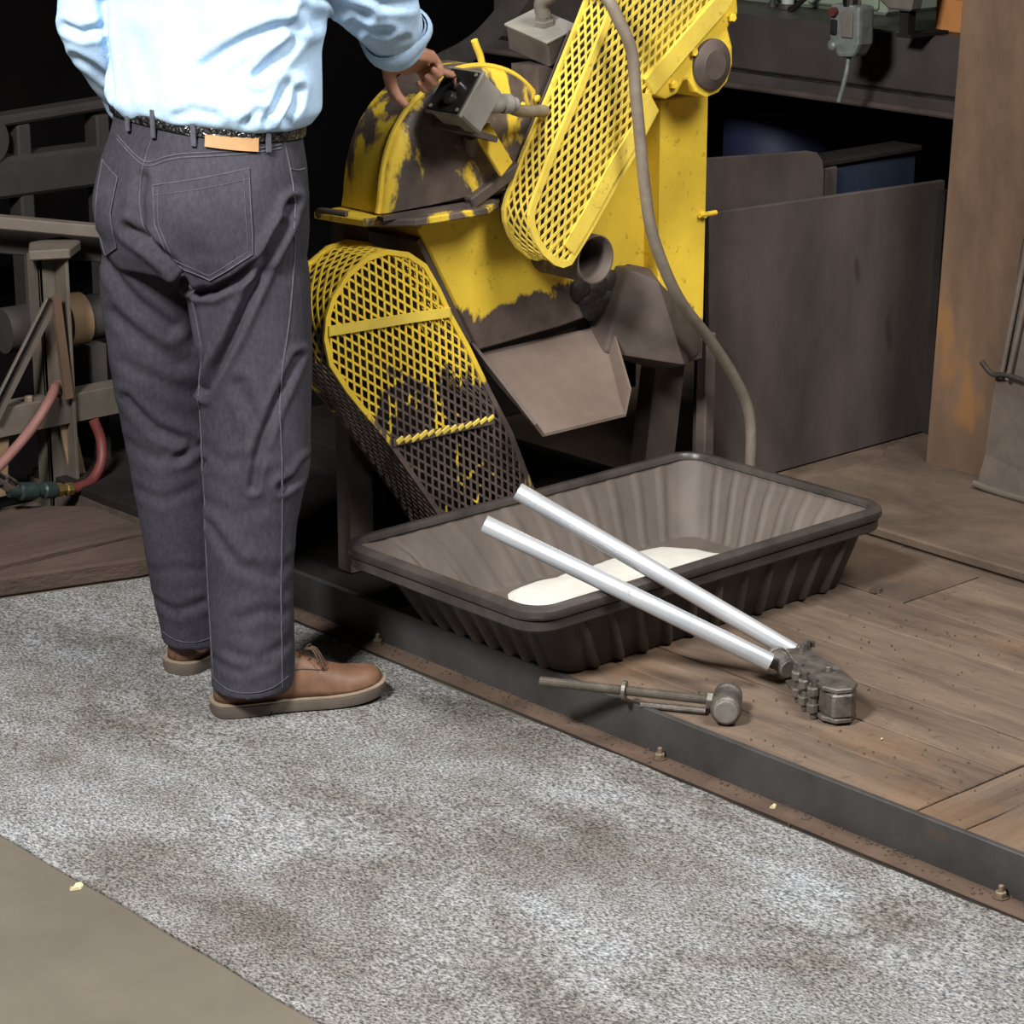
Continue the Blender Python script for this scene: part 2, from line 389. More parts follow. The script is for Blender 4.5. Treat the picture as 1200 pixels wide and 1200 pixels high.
board(3.690, 3.93, 2.322, 2.965, 'deck_board'); board(3.690, 3.93, 2.970, 3.31, 'deck_plate'); board(3.690, 3.93, 3.313, 3.78, 'deck_board'); board(3.690, 3.93, 3.782, 4.9, 'bin_dark')  # rearmost board near-black too, its shade painted in
for y0, y1 in ((1.2, 1.9), (1.9, 2.62), (2.62, 3.2), (3.2, 4.9)): board(3.93, 6.3, y0, y1, 'deck_plate', zt=HD-.004)
plate = obj('plank', prism_z([(3.955, 2.30), (4.70, 2.28), (4.70, 3.66), (4.46, 3.66), (4.40, 3.62), (3.98, 3.60), (3.965, 3.1)], HD, HD+.022), 'deck_plate', deck, bev=.004)
# steel angle along the edge of the deck
trim = struct('trim_1', join(box(2.924, 2.936, 1.2, 4.27, 0, HD+.004), box(2.880, 2.9245, 1.2, 4.27, 0, .007)), 'kerb_steel', bev=.0015)
tag(obj('rust_flange', box(2.878, 2.9245, 1.2, 4.27, .0072, .0092), 'kerb_rust', trim), 'rusty foot of the steel angle')
for y in (3.62, 2.854, 2.127, 1.5):
    b = obj('bolt', join(hexnut((2.911, y, .0145), (0, 0, 1), .0095, .011), cyl((2.911, y, .018), (2.911, y, .030), .0045, seg=10)), 'bolt_steel', trim, bev=.0008)
    obj('washer', cyl((2.911, y, .0092), (2.911, y, .0115), .0125), 'kerb_rust', b)
# timbers at the far end of the mat
def timber(poly, z1, label):
    t = obj('floor_timber', prism_z(poly, 0.001, z1), 'timber', bev=.006); tag(t, label, 'timber', None); return t
timber([(1.5, 4.685), (2.0, 4.515), (2.524, 4.358), (2.80, 4.276), (2.90, 4.262), (2.915, 4.402), (2.5, 4.405), (1.5, 4.425+.30)], .045, 'dark brown floor timber against the far end of the grey mat')
timber([(1.9, 4.62), (2.5, 4.430), (2.70, 4.426), (2.80, 4.420), (2.93, 4.416), (2.935, 4.64), (2.80, 4.76), (1.95, 4.86)], .050, 'wide weathered floor timber under the red air hose')

# ================================================================ MAT
def build_mat():
    xe0, xe1 = 1.914, 2.874; nx, ny = 34, 120; vs, fs = [], []
    for j in range(ny+1):
        for i in range(nx+1):
            t = i/nx; x = xe0+(xe1-xe0)*t
            yend = 4.345-(x-2.524)*.30; y = 1.0+(yend-1.0)*j/ny
            if i == 0: x += .0015*math.sin(y*9)+.0015*math.sin(y*23+1)
            if i == nx: x += .004*math.sin(y*7+.5)+.002*math.sin(y*31)
            z = .004 + .0012*math.sin(x*9+y*4)*math.sin(y*6-x*3)
            vs.append((x, y, z))
    for j in range(ny):
        for i in range(nx): a = j*(nx+1)+i; fs.append((a, a+1, a+nx+2, a+nx+1))
    o = len(vs); ring = [i for i in range(nx+1)] + [j*(nx+1)+nx for j in range(1, ny+1)] + [ny*(nx+1)+i for i in range(nx-1, -1, -1)] + [j*(nx+1) for j in range(ny-1, 0, -1)]
    for r in ring: v = vs[r]; vs.append((v[0], v[1], .0006))
    m = len(ring)
    for q in range(m): r = (q+1) % m; fs.append((ring[q], o+q, o+r, ring[r]))
    fs.append(tuple(o+q for q in range(m))[::-1])
    o = obj('absorbent_mat', (vs, fs), 'fibre_mat', smooth=True); tag(o, 'long mottled grey fibre mat lying on the concrete floor along the steel kerb', 'mat')
build_mat()

# ================================================================ STEEL COLUMN, SCRAP PLATE, BIN, BACKGROUND RIGHT
cl = thing('steel_column', 'tall rusty brown steel column standing on the deck behind the black tub', 'column', (4.43, 3.25, HD))
obj('flange', prism_x([(3.0, HD-.01), (3.520, HD-.01), (3.380, 4.0), (3.0, 4.0)], 4.43, 4.452), 'column_rust', cl, bev=.003)
obj('web', box(4.452, 4.85, 3.245, 3.262, HD-.01, 4.0), 'column_rust', cl)
obj('flange', prism_x([(3.0, HD-.01), (3.520, HD-.01), (3.380, 4.0), (3.0, 4.0)], 4.85, 4.872), 'column_rust', cl, bev=.003)
sp = thing('scrap_plate', 'bent dark steel sheet leaning on the rusty column', 'steel sheet', (4.38, 3.2, HD+.022))
def bent():
    pts = [(3.305, .103), (3.312, .125), (3.302, .18), (3.296, .27), (3.284, .37), (3.276, .40), (3.268, .52), (3.252, .65), (3.235, .78), (3.21, 1.0), (2.90, 1.02), (2.88, .1)]
    vs = [(4.345+.06*(z)+.006*math.sin(z*19+y*7), y, z) for y, z in pts] + [(4.357+.06*z+.006*math.sin(z*19+y*7), y, z) for y, z in pts]
    n = len(pts); return vs, [tuple(range(n)), tuple(range(n, 2*n))[::-1]] + [(i, i+n, (i+1) % n+n, (i+1) % n) for i in range(n)]
obj('sheet', bent(), 'scrap_plate', sp, bev=.002)
obj('tie_rod', tube([(4.350, 3.315, .385), (4.344, 3.28, .366), (4.346, 3.24, .370), (4.348, 3.15, .36)], .006), 'dark_grease', sp)
obj('rod', tube([(4.35, 3.262, .36), (4.362, 3.248, .50), (4.378, 3.225, .70), (4.39, 3.18, .9)], .006), 'scrap_plate', sp)
obj('rod', tube([(4.347, 3.242, .36), (4.360, 3.225, .50), (4.376, 3.20, .70), (4.388, 3.16, .9)], .006), 'scrap_plate', sp)
obj('toe_rail', tube([(4.343, 3.312, .114), (4.34, 3.25, .110), (4.335, 3.1, .110), (4.335, 2.9, .110)], .008), 'bench_steel', sp)
bn = thing('steel_plate', 'large stained brown steel plate standing upright beside the yellow post', 'plate', (4.33, 4.0, HD))
obj('front_plate', prism([(3.95, HD), (4.70, HD), (4.725, .682), (3.93, .704)], 3.735, 3.75), 'bin_steel', bn, bev=.002)
obj('rail', prism([(4.685, HD), (4.725, HD), (4.74, .66), (4.70, .66)], 3.715, 3.735), 'bin_dark', bn)
rp = prism([(3.93, HD), (4.335, HD), (4.325, .745), (4.318, .772), (4.300, .790), (4.27, .797), (3.93, .818)], 3.76, 3.772)
tag(obj('cover_plate', rp, 'bin_steel', bev=.002), 'dark plate with a rounded corner standing behind the large stained plate', 'steel plate')
bb = thing('steel_box', 'dark bluish steel box standing behind the large stained plate by the column', 'box', (4.52, 3.95, HD))
obj('body', box(4.345, 4.70, 3.80, 3.87, HD, .745), 'blue_box', bb, bev=.01)
obj('lid', box(4.340, 4.705, 3.79, 3.88, .745, .760), 'bin_dark', bb, bev=.004)
obj('corner_post', box(4.36, 4.40, 3.785, 3.80, HD+.1, .745), 'bin_steel', bb, bev=.003)
# conveyor frame across the back
cv = thing('conveyor_frame', 'dark steel conveyor frame running across behind the stained steel plate', 'conveyor', (5.5, 4.6, 0))
obj('side_beam', box(5.5, 5.56, 3.6, 6.2, .735, .895), 'beam_steel', cv, bev=.006)
obj('groove', box(5.496, 5.5, 3.6, 6.2, .728, .735), 'dark_grease', cv)
obj('lower_rail', box(5.485, 5.56, 3.6, 6.2, .688, .728), 'beam_steel', cv, bev=.006)
obj('tube_rail', tube([(5.475, 3.6, .692), (5.475, 6.2, .692)], .010, sm=1), 'grime_steel', cv)
for y in (3.7, 5.9): obj('leg', box(5.50, 5.56, y, y+.06, HD, .688), 'bin_dark', cv)
obj('top_plate', box(5.56, 6.1, 3.6, 6.2, .87, .895), 'beam_steel', cv)
pd = thing('pendant_switch', 'grey pendant control switch hanging on its cable before the conveyor', 'switch', (5.3, 4.52, .72))
pb = obj('body', prism_x([(4.575, .985), (4.470, .985), (4.468, .885), (4.49, .850), (4.54, .845), (4.572, .880)], 5.26, 5.32), 'pendant_grey', pd, bev=.010, bseg=2)
obj('button', cyl((5.245, 4.555, .965), (5.262, 4.555, .965), .012), 'red_hose', pb)
obj('button', box(5.25, 5.26, 4.545, 4.565, .905, .945), 'black_panel', pb, bev=.003)
obj('side_plate', box(5.252, 5.262, 4.49, 4.53, .90, .97), 'jbox_grey', pb, bev=.003)
obj('knob', ball((5.26, 4.56, .875), .012, .016, .016), 'pendant_grey', pb, smooth=True)
obj('cable', tube([(5.29, 4.52, .984), (5.29, 4.515, 1.1), (5.29, 4.50, 1.6), (5.29, 4.50, 3.9)], .012), 'rubber', pd)
obj('hook', join(cyl((5.285, 4.52, .98), (5.285, 4.52, 1.01), .025), tube([(5.275, 4.50, 1.0), (5.27, 4.53, 1.03), (5.275, 4.55, 1.0)], .006)), 'chrome', pd)
obj('tail_cord', tube([(5.29, 4.527, .85), (5.285, 4.53, .80), (5.28, 4.548, .725)], .007), 'pendant_grey', pd)
gb = thing('junction_box', 'pale grey metal box on the conveyor frame beside the pendant switch', 'box', (5.6, 4.36, .895))
obj('case', prism_x([(4.53, 1.06), (4.532, 1.005), (4.475, .968), (4.40, .968), (4.382, 1.06)], 5.38, 5.43), 'jbox_grey', gb, bev=.006)
obj('foot', box(5.40, 5.43, 4.42, 4.45, .905, .97), 'bin_dark', gb)
obj('bracket', box(5.40, 5.56, 4.41, 4.46, .8955, .905), 'bin_dark', gb)
ob = thing('orange_carton', 'small orange box standing on the conveyor frame next to the rusty column', 'box', (5.64, 4.425, .895))
obj('carton', box(5.58, 5.70, 4.375, 4.475, .896, .985), 'orange_box', ob, bev=.004)
obj('flap', box(5.58, 5.70, 4.37, 4.48, .985, .991), 'orange_box', ob)
for y, r, lab in ((5.12, .014, 'pale upright pipe standing behind the conveyor frame'), (5.18, .006, 'thin dark upright rod beside the pale pipe')):
    t = thing('upright_pipe', lab, 'pipe', (5.70, y, .896))
    obj('pipe', cyl((5.70, y, .896), (5.70, y, 2.4), r*1.3), 'pale_pipe' if r > .01 else 'beam_steel', t)
    obj('collar', cyl((5.70, y, .896), (5.70, y, .91), r*2.0), 'beam_steel', t)
gp = thing('green_locker', 'faded green steel locker standing on top of the conveyor frame', 'locker', (5.85, 5.4, .896))
obj('body', box(5.76, 6.0, 4.80, 6.0, .896, 1.5), 'green_wall', gp, bev=.01)
for y in (4.82, 5.12, 5.42, 5.72): obj('door', box(5.745, 5.76, y, y+.27, .91, 1.48), 'green_wall', gp, bev=.006)
dr = thing('slanting_bar', 'dark slanting bar leaning on the green locker', 'bar', (5.68, 5.05, .896))
obj('bar', cyl((5.66, 5.06, .905), (5.725, 4.90, 1.06), .008), 'bin_dark', dr)
obj('foot', cyl((5.655, 5.075, .897), (5.66, 5.06, .905), .009), 'bin_dark', dr)
tp = thing('blue_drum', 'dim blue drum in the dark under the conveyor frame', 'drum', (6.05, 5.45, HD))
obj('shell', lathe((6.05, 5.45, HD), (0, 0, 1), [(0, .17), (.01, .18), (.12, .18), (.13, .187), (.14, .18), (.28, .18), (.29, .187), (.30, .18), (.44, .18), (.45, .17)], 28), 'blue_tarp', tp, smooth=True)
obj('lid', lathe((6.05, 5.45, HD+.45), (0, 0, 1), [(0, .175), (.012, .175), (.015, .16)], 28), 'blue_box', tp)

# ================================================================ BENCH AND HOSES, BACKGROUND LEFT
bt = thing('steel_stand', 'grimy steel stand with a capped post and brace, behind the worker', 'stand', (2.96, 4.82, 0))
YB = 4.80
obj('post', join(box(2.925, 2.965, YB, YB+.008, .0, .585), box(2.965, 2.973, YB-.045, YB+.008, .0, .585), box(2.925, 2.933, YB, YB+.05, 0, .585)), 'bench_steel', bt, bev=.001)
obj('cap_plate', prism_z([(2.885, 4.775), (2.965, 4.735), (3.035, 4.80), (3.03, 4.87), (2.94, 4.86)], .585, .607), 'bench_steel', bt, bev=.003)
obj('crossbar', join(box(2.40, 3.35, 4.77, 4.778, .205, .265), box(2.40, 3.35, 4.77, 4.83, .262, .270)), 'bench_steel', bt, bev=.0015)
obj('brace', ribbon([(2.76, .255), (2.925, .495)], .016, 4.752, 4.758), 'bench_steel', bt)
tag(obj('bright_edge', ribbon([(2.752, .262), (2.917, .502)], .0035, 4.746, 4.760), 'chrome', bt), 'worn bright edge of the brace')
obj('strut', ribbon([(2.952, .27), (2.932, .505)], .010, 4.745, 4.756), 'column_rust', bt)
obj('end_leg', box(3.30, 3.35, 4.78, 4.83, .0, .205), 'bench_steel', bt); obj('end_leg', box(2.40, 2.45, 4.78, 4.83, .0, .205), 'bench_steel', bt)
for (x, y) in ((2.80, 4.775), (2.87, 4.772)): obj('bolt', hexnut((x, y+.012, .276), (0, 0, 1), .010, .014), 'bolt_steel', bt)
rl = thing('guide_rail', 'dull steel rail sloping behind the capped post of the stand', 'rail', (2.85, 5.0, .6))
obj('rail', join(obox((2.93, 4.87, .648), (.25, -.13, -.04), (.13, .25, 0), (0, 0, 1), .24, .02, .014)), 'bench_steel', rl, bev=.003)
obj('rail', join(obox((2.92, 4.97, .60), (.25, -.13, -.04), (.13, .25, 0), (0, 0, 1), .26, .012, .03)), 'far_steel', rl, bev=.003)
obj('support', box(2.70, 2.73, 5.05, 5.08, 0, .66), 'far_steel', rl)
rollt = thing('canvas_roll', 'dark roller wrapped with a tan canvas band behind the stand', 'roller', (3.1, 4.95, .3))
obj('core', cyl((2.90, 4.93, .40), (3.35, 4.90, .40), .052), 'far_steel', rollt, smooth=True)
obj('band', lathe((3.05, 4.92, .40), (.45, -.03, 0), [(0, .055), (0, .062), (.05, .062), (.05, .055)], 28), 'tan_leather', rollt, smooth=True)
obj('bracket', box(3.08, 3.12, 4.85, 4.98, .0, .35), 'far_steel', rollt)
for k, (x, y, a, lab) in enumerate(((2.97, 4.79, .18, 'tan leather offcut hanging under the steel stand'), (2.80, 4.79, -.1, 'tan leather strap hanging by the air coupling'))):
    st = obj('leather_strap', loft([[(x-.022+a*(.2-z), y-.004, z), (x+.018+a*(.2-z), y-.004, z), (x+.018+a*(.2-z), y+.004, z), (x-.022+a*(.2-z), y+.004, z)] for z in (.065, .11, .15, .205)]), 'tan_leather', bev=.002)
    tag(st, lab, 'strap')
hs = thing('air_hose', 'red rubber air hose with brass coupling lying over the steel stand', 'hose', (2.95, 4.72, .06))
obj('upper_run', tube([(2.66, 4.68, .13), (2.75, 4.70, .175), (2.84, 4.725, .228), (2.90, 4.745, .277), (2.945, 4.79, .290), (2.99, 4.83, .283)], .0115, 12), 'pink_hose', hs, smooth=True)
obj('lower_run', tube([(3.02, 4.76, .205), (3.03, 4.75, .16), (3.02, 4.735, .115), (2.985, 4.72, .082), (2.945, 4.705, .077), (2.915, 4.70, .078)], .0120, 12), 'red_hose', hs, smooth=True)
fit = obj('brass_fitting', lathe((2.92, 4.70, .078), (-.95, 0, .12), [(0, .010), (.004, .015), (.018, .015), (.02, .012), (.03, .012), (.032, .016), (.045, .016), (.047, .010)], 8), 'brass', hs)
obj('coupler', lathe((2.875, 4.70, .084), (-.95, .0, .16), [(0, .013), (.004, .019), (.03, .019), (.034, .015), (.05, .015), (.054, .020), (.09, .020), (.094, .013), (.12, .013)], 14), 'green_fitting', hs, smooth=True)
obj('steel_nipple', lathe((2.775, 4.705, .108), (-.6, .1, .5), [(0, .014), (.01, .018), (.03, .018), (.034, .012), (.06, .012)], 12), 'chrome', hs, smooth=True)
fr = thing('machine_frame', 'dim grey steel machine frame far back in the shadow behind the worker', 'frame', (3.6, 6.3, 0))
YF = 6.2
obj('base_beam', box(3.2, 4.4, YF, YF+.1, .43, .545), 'far_steel', fr, bev=.01)
obj('top_beam', prism([(3.2, .61), (4.4, .66), (4.4, .69), (3.2, .64)], YF, YF+.08), 'far_steel', fr, bev=.008)
for x in (3.22, 3.52, 3.74, 4.0, 4.3): obj('upright', box(x, x+.045, YF+.01, YF+.08, .0, .63), 'far_steel', fr, bev=.006)
obj('gearwheel', lathe((3.63, YF-.01, .60), (0, 1, 0), [(0, .03), (0, .07), (.03, .07), (.03, .03)], 20), 'far_steel', fr)
for x0, z in ((3.30, .665), (3.50, .625)): obj('lamp_bar', box(x0, x0+.11, YF-.05, YF-.01, z-.03, z), 'bench_steel', fr, bev=.008)

# ================================================================ TUB
TX0, TX1, TY0, TY1 = 2.800, 3.745, 3.050, 3.60; TZ = .248; TB = HD
tub = thing('mixing_tub', 'black ribbed plastic tub with a thick rim, standing across the deck edge', 'tub', ((TX0+TX1)/2, (TY0+TY1)/2, HD))
def rrect(x0, x1, y0, y1, r, n=7, dens=None):
    P = []
    for cx, cy, a0 in ((x1-r, y0+r, -PI/2), (x1-r, y1-r, 0), (x0+r, y1-r, PI/2), (x0+r, y0+r, PI)):
        for k in range(n+1): a = a0+PI/2*k/n; P.append((cx+r*math.cos(a), cy+r*math.sin(a)))
    return P
def ribbed(x0, x1, y0, y1, r, z, amp, nx=11, ny=8):
    P = rrect(x0, x1, y0, y1, r, 7); out = []
    def line(A, B, nr):
        m = nr*12; L = Vector((B[0]-A[0], B[1]-A[1])); nrm = Vector((L.y, -L.x)).normalized()
        for i in range(1, m):
            t = i/m; ph = (t*nr) % 1.0
            e = 1 if ph < .58 else 0
            e = min(1, max(0, min(ph-.30, .66-ph)/.07))
            out.append((A[0]+L.x*t+nrm.x*amp*(e-.5)*1.0, A[1]+L.y*t+nrm.y*amp*(e-.5), z))
    n = 8
    for c in range(4):
        for k in range(n): q = P[c*n+k]; out.append((q[0], q[1], z))
        line(P[c*n+n-1], P[((c+1)*n) % len(P)], ny if c in (0, 2) else nx)
    return out
def wall_rings(levels, amp, g=0.0): return [ribbed(TX0+i+g, TX1-i*.45-g, TY0+i*.45+g, TY1-i*.45-g, r, z, amp*f) for i, r, z, f in levels]
outer = wall_rings([(.145, .035, HD, .3), (.130, .04, HD+.006, 1), (.060, .05, .195, 1), (.052, .05, .208, .6)], .003)
obj('outer_wall', loft([r for r in outer], cap=False), 'tub_plastic', tub, smooth=True)
inner = wall_rings([(.008, .055, TZ-.006, .0), (.014, .055, TZ-.016, .4), (.062, .05, .195, 1), (.136, .045, HD+.020, 1), (.150, .04, HD+.012, .2)], -.0045, .011)
vs, fs = loft(inner, cap=False); n = len(inner[0]); fs.append(tuple(range((len(inner)-1)*n, len(inner)*n)))
obj('inner_wall', (vs, fs), 'tub_inside', tub, smooth=True)
def rib(p0, p1, nrm, tng):
    p0, p1, nrm, tng = Vector(p0), Vector(p1), Vector(nrm), Vector(tng); R = []
    for t, s in ((0, .8), (.08, 1), (.9, .85), (1, .3)):
        p = p0.lerp(p1, t); R.append([p+tng*a*.0125*s+nrm*b*s for a, b in ((-1, -.004), (-.75, .005), (-.3, .0095), (.3, .0095), (.75, .005), (1, -.004))])
    obj('rib', loft(R), 'tub_rib', tub, smooth=True)
bx0, bx1, by0, by1 = TX0+.130, TX1-.130*.45, TY0+.130*.45, TY1-.130*.45
ux0, ux1, uy0, uy1 = TX0+.060, TX1-.060*.45, TY0+.060*.45, TY1-.060*.45
for k in range(11):
    t = (k+.5)/11
    for yb, yu, sg in ((by0, uy0, -1), (by1, uy1, 1)): rib((bx0+.04+(bx1-bx0-.08)*t, yb, HD+.004), (ux0+.04+(ux1-ux0-.08)*t, yu, .198), (0, sg, 0), (1, 0, 0))
for k in range(8):
    t = (k+.5)/8
    for xb, xu, sg in ((bx0, ux0, -1), (bx1, ux1, 1)): rib((xb, by0+.035+(by1-by0-.07)*t, HD+.004), (xu, uy0+.035+(uy1-uy0-.07)*t, .198), (sg, 0, 0), (0, 1, 0))
vs, fs = [tuple(p) for p in outer[0]], [tuple(range(n))[::-1]]; obj('underside', (vs, fs), 'tub_plastic', tub)
def rimring(levels): return loft([[(x, y, z) for x, y in rrect(TX0-o, TX1+o, TY0-o, TY1+o, .058+o*.6, 9)] for o, z in levels] , cap=False)
obj('rim', rimring([(-.021, .204), (-.006, .202), (-.002, .206), (-.002, .222), (-.006, .226)]), 'tub_rim', tub, smooth=True)
obj('rim_lip', rimring([(-.009, .225), (.001, .226), (.004, .231), (.003, .242), (-.004, .248), (-.016, .248), (-.020, .242), (-.021, .236)]), 'tub_rim', tub, smooth=True)
pw = []
NP = 72; c0 = (3.345, 3.340)
for ring, f, h in ((0, 1.0, .0), (1, .97, .006), (2, .9, .012), (3, .6, .017), (4, .25, .019)):
    R = []
    for k in range(NP):
        a = 2*PI*k/NP; ca, sa = math.cos(a), math.sin(a)
        s = 1/max(abs(ca)/.285, abs(sa)/.165)**1; s = (abs(ca/.262)**5+abs(sa/.158)**5)**(-1/5)
        s *= 1+.022*math.sin(a*11+.5)+.016*math.sin(a*23)+.012*math.sin(a*5+2)
        R.append((c0[0]+ca*s*f, c0[1]+sa*s*f, HD+.0125+h+.002*math.sin(a*7+f*9)*(h > .01)))
    pw.append(R)
tag(obj('absorbent_powder', loft(pw), 'powder', smooth=True), 'flat heap of white powder on the bottom of the black tub', 'powder', kind='stuff')

# ================================================================ PIPE-HANDLED TOOL
tl = thing('pipe_handled_cutter', 'two-handled cutter with long silver pipe handles propped on the tub rim', 'cutter', (3.2, 2.75, HD))
H1, H2 = V(3.180, 2.806, .115), V(3.246, 2.838, .118)
R1, R2 = V(2.970, 3.050, .2645), V(3.082, 3.050, .2645)
E1 = H1+(R1-H1)*1.675; H1 = H1+(R1-H1)*.10; E2 = H2+(R2-H2)*1.91
def pipe(a, b, r=.0162):
    d = (b-a).normalized(); L = (b-a).length
    return lathe(a, d, [(0, r*.8), (0, r), (L-.002, r), (L, r*.93), (L, r*.78), (L-.05, r*.74)], 22, True)
for a, b in ((H1, E1), (H2, E2)): tag(obj('handle', pipe(a, b), 'galv', tl, smooth=True), 'silver galvanised pipe handle')
hx = V(3.125, 2.625, 0)-V(3.213, 2.825, 0); hl = hx.length; hx.normalize(); hy = V(-hx.y, hx.x, 0); HC = V(3.213, 2.822, 0)
def hp(a, b, z): p = HC+hx*a+hy*b; return (p.x, p.y, z)
def plate_poly(pts, z0, z1):
    return prism_z([hp(a, b, 0)[:2] for a, b in pts], z0, z1)
cheek = [(.0, -.018), (.05, -.027), (.12, -.036), (.19, -.034), (.212, -.018), (.215, .010), (.19, .032), (.12, .034), (.06, .026), (.0, .022)]
obj('cheek_plate', plate_poly(cheek, HD+.004, HD+.013), 'forged', tl, bev=.002)
obj('cheek_plate', plate_poly(cheek, HD+.058, HD+.067), 'forged', tl, bev=.002)
for b in (-.022, .026): obj('ferrule', join(cyl(hp(-.028, b, HD+.040), hp(.020, b*.85, HD+.034), .0185, .017), cyl(hp(-.030, b, HD+.0405), hp(-.022, b, HD+.040), .0215)), 'forged', tl, bev=.0015)
obj('jaw', plate_poly([(.15, -.034), (.212, -.024), (.217, .012), (.19, .030), (.15, .030)], HD+.013, HD+.0575), 'forged', tl, bev=.004)
obj('link_block', plate_poly([(.105, -.033), (.142, -.035), (.142, .02), (.105, .02)], HD+.016, HD+.055), 'forged', tl, bev=.003)
obj('lever', plate_poly([(.02, -.012), (.10, -.020), (.10, .012), (.02, .012)], HD+.025, HD+.045), 'forged', tl, bev=.003)
for a, b, r in ((.088, -.030, .0125), (.128, -.037, .0105), (.165, -.037, .0115)):
    obj('bolt', cyl(hp(a, b, HD+.001), hp(a, b, HD+.072), r*.55, seg=12), 'forged', tl)
    for z in (HD+.020, HD+.050): obj('nut', hexnut(hp(a, b-.003, z), (0, 0, 1), r, .016), 'thread_steel', tl, bev=.0015)
obj('pin', cyl(hp(.13, .004, HD+.067), hp(.13, .004, HD+.078), .007, seg=12), 'forged', tl, bev=.001)
for a, b, z, r in ((.012, .018, .083, .006), (.005, .030, .076, .007), (.022, .006, .080, .008)): obj('set_screw', cyl(hp(a, b, HD+.067), hp(a, b, HD+z), r, seg=6), 'forged', tl)

# ================================================================ HAMMER
hm = thing('hammer', 'round-headed steel hammer with a threaded rod handle lying on the deck edge', 'hammer', (3.0, 2.79, HD))
ha, hb = V(2.826, 3.066, .113), V(2.994, 2.803, .109)
d = (hb-ha).normalized(); L = (hb-ha).length
prof = []; k = 0
while k*.0032 < L: prof += [(k*.0032, .0076), (k*.0032+.0016, .0092)]; k += 1
obj('threaded_rod', lathe(ha, d, prof, 14), 'thread_steel', hm)
obj('ring_nut', lathe(ha+d*(L*.475), d, [(0, .011), (0, .0175), (.006, .0175), (.006, .011)], 24), 'thread_steel', hm)
sd = V(d.y, -d.x, 0).normalized()
hc = hb+V(.010, -.016, -.001)
sa = V(-.62, -.78, 0).normalized(); sa = V(-.70, -.60, .0).normalized()
head = lathe(hc-sa*.040, sa, [(0, .020), (.004, .0245), (.020, .0255), (.024, .0225), (.052, .0225), (.056, .0255), (.076, .0265), (.082, .025), (.085, .021)], 28)
obj('head', head, 'forged', hm, smooth=True)
tag(obj('face', lathe(hc+sa*.0448, sa, [(0, .021), (.0012, .0205), (.002, .018)], 24), 'hammer_face', hm), 'bright worn striking face')
obj('nut', hexnut(hb-d*.010, d, .0145, .012), 'thread_steel', hm, bev=.001)
obj('wedge_rod', cyl(V(2.925, 2.916, .0865), V(2.985, 2.818, .088), .0055, seg=10), 'forged', hm)

# ================================================================ YELLOW CUT-OFF MACHINE
mc = thing('cutoff_machine', 'yellow cut-off saw with mesh belt guards and worn grimy paint behind the tub', 'machine', (3.4, 3.8, HD))
ORG[mc.name] = Vector((3.4, 3.8, 0)); mc.location = (3.4, 3.8, 0)
# lower belt guard
LG = [(3.188, .105), (3.114, .223), (2.989, .394), (2.896, .505), (2.857, .562), (2.846, .612), (2.851, .651), (2.866, .685), (2.901, .724), (2.949, .75), (2.996, .756), (3.046, .744), (3.088, .716), (3.122, .664), (3.151, .609), (3.195, .54), (3.252, .438), (3.307, .346), (3.36, .228), (3.425, .105)]
lg = obj('lower_belt_guard', join(ribbon(LG, .005, 3.676, 3.682), ribbon(LG, .006, 3.795, 3.802)), 'yellow_guard', mc)
AX = math.atan2(.65, -.37)
obj('mesh_front', expanded(LG, AX, .0185, .036, .0046, .002, lambda x, z, q: (x, 3.678+q, z)), 'yellow_guard', lg)
def side_mesh(path, y0, y1, name, mat, parent, W=.0185, Lg=.034, sw=.0042):
    P = [Vector((x, z)) for x, z in path]; cum = [0]
    for i in range(len(P)-1): cum.append(cum[-1]+(P[i+1]-P[i]).length)
    def to(u, v, q):
        u = min(max(u, 0), cum[-1]-1e-6); i = max(j for j in range(len(P)-1) if cum[j] <= u); t = (u-cum[i])/(cum[i+1]-cum[i])
        p = P[i].lerp(P[i+1], t); dd = (P[i+1]-P[i]).normalized(); nr = Vector((-dd.y, dd.x))
        return (p.x+nr.x*q, v, p.y+nr.y*q)
    obj(name, expanded([(0, y0), (cum[-1], y0), (cum[-1], y1), (0, y1)], 0, W, Lg, sw, .002, to), mat, parent)
side_mesh(LG, 3.682, 3.798, 'mesh_side', 'guard_side', lg)
obj('crossbar', ribbon([(2.85, .627), (3.05, .622), (3.146, .618)], .0095, 3.672, 3.6765), 'yellow_upper', lg)
obj('crossbar', ribbon([(3.0, .384), (3.258, .382)], .0075, 3.672, 3.6765), 'yellow_guard', lg)
for i in range(13): obj('weld', obox((3.015+i*.0195, 3.671, .386+random.uniform(-.002, .002)), (1, 0, .5), (0, 1, 0), (-.5, 0, 1), random.uniform(.008, .012), .002, random.uniform(.004, .006)), 'yellow_upper', lg, bev=.0015)
obj('belt_pulley', join(lathe((2.99, 3.70, .612), (0, 1, 0), [(0, .02), (0, .105), (.06, .105), (.06, .02)], 24)), 'dark_grease', lg)
obj('back_plate', prism(LG, 3.802, 3.808), 'dark_grease', lg)
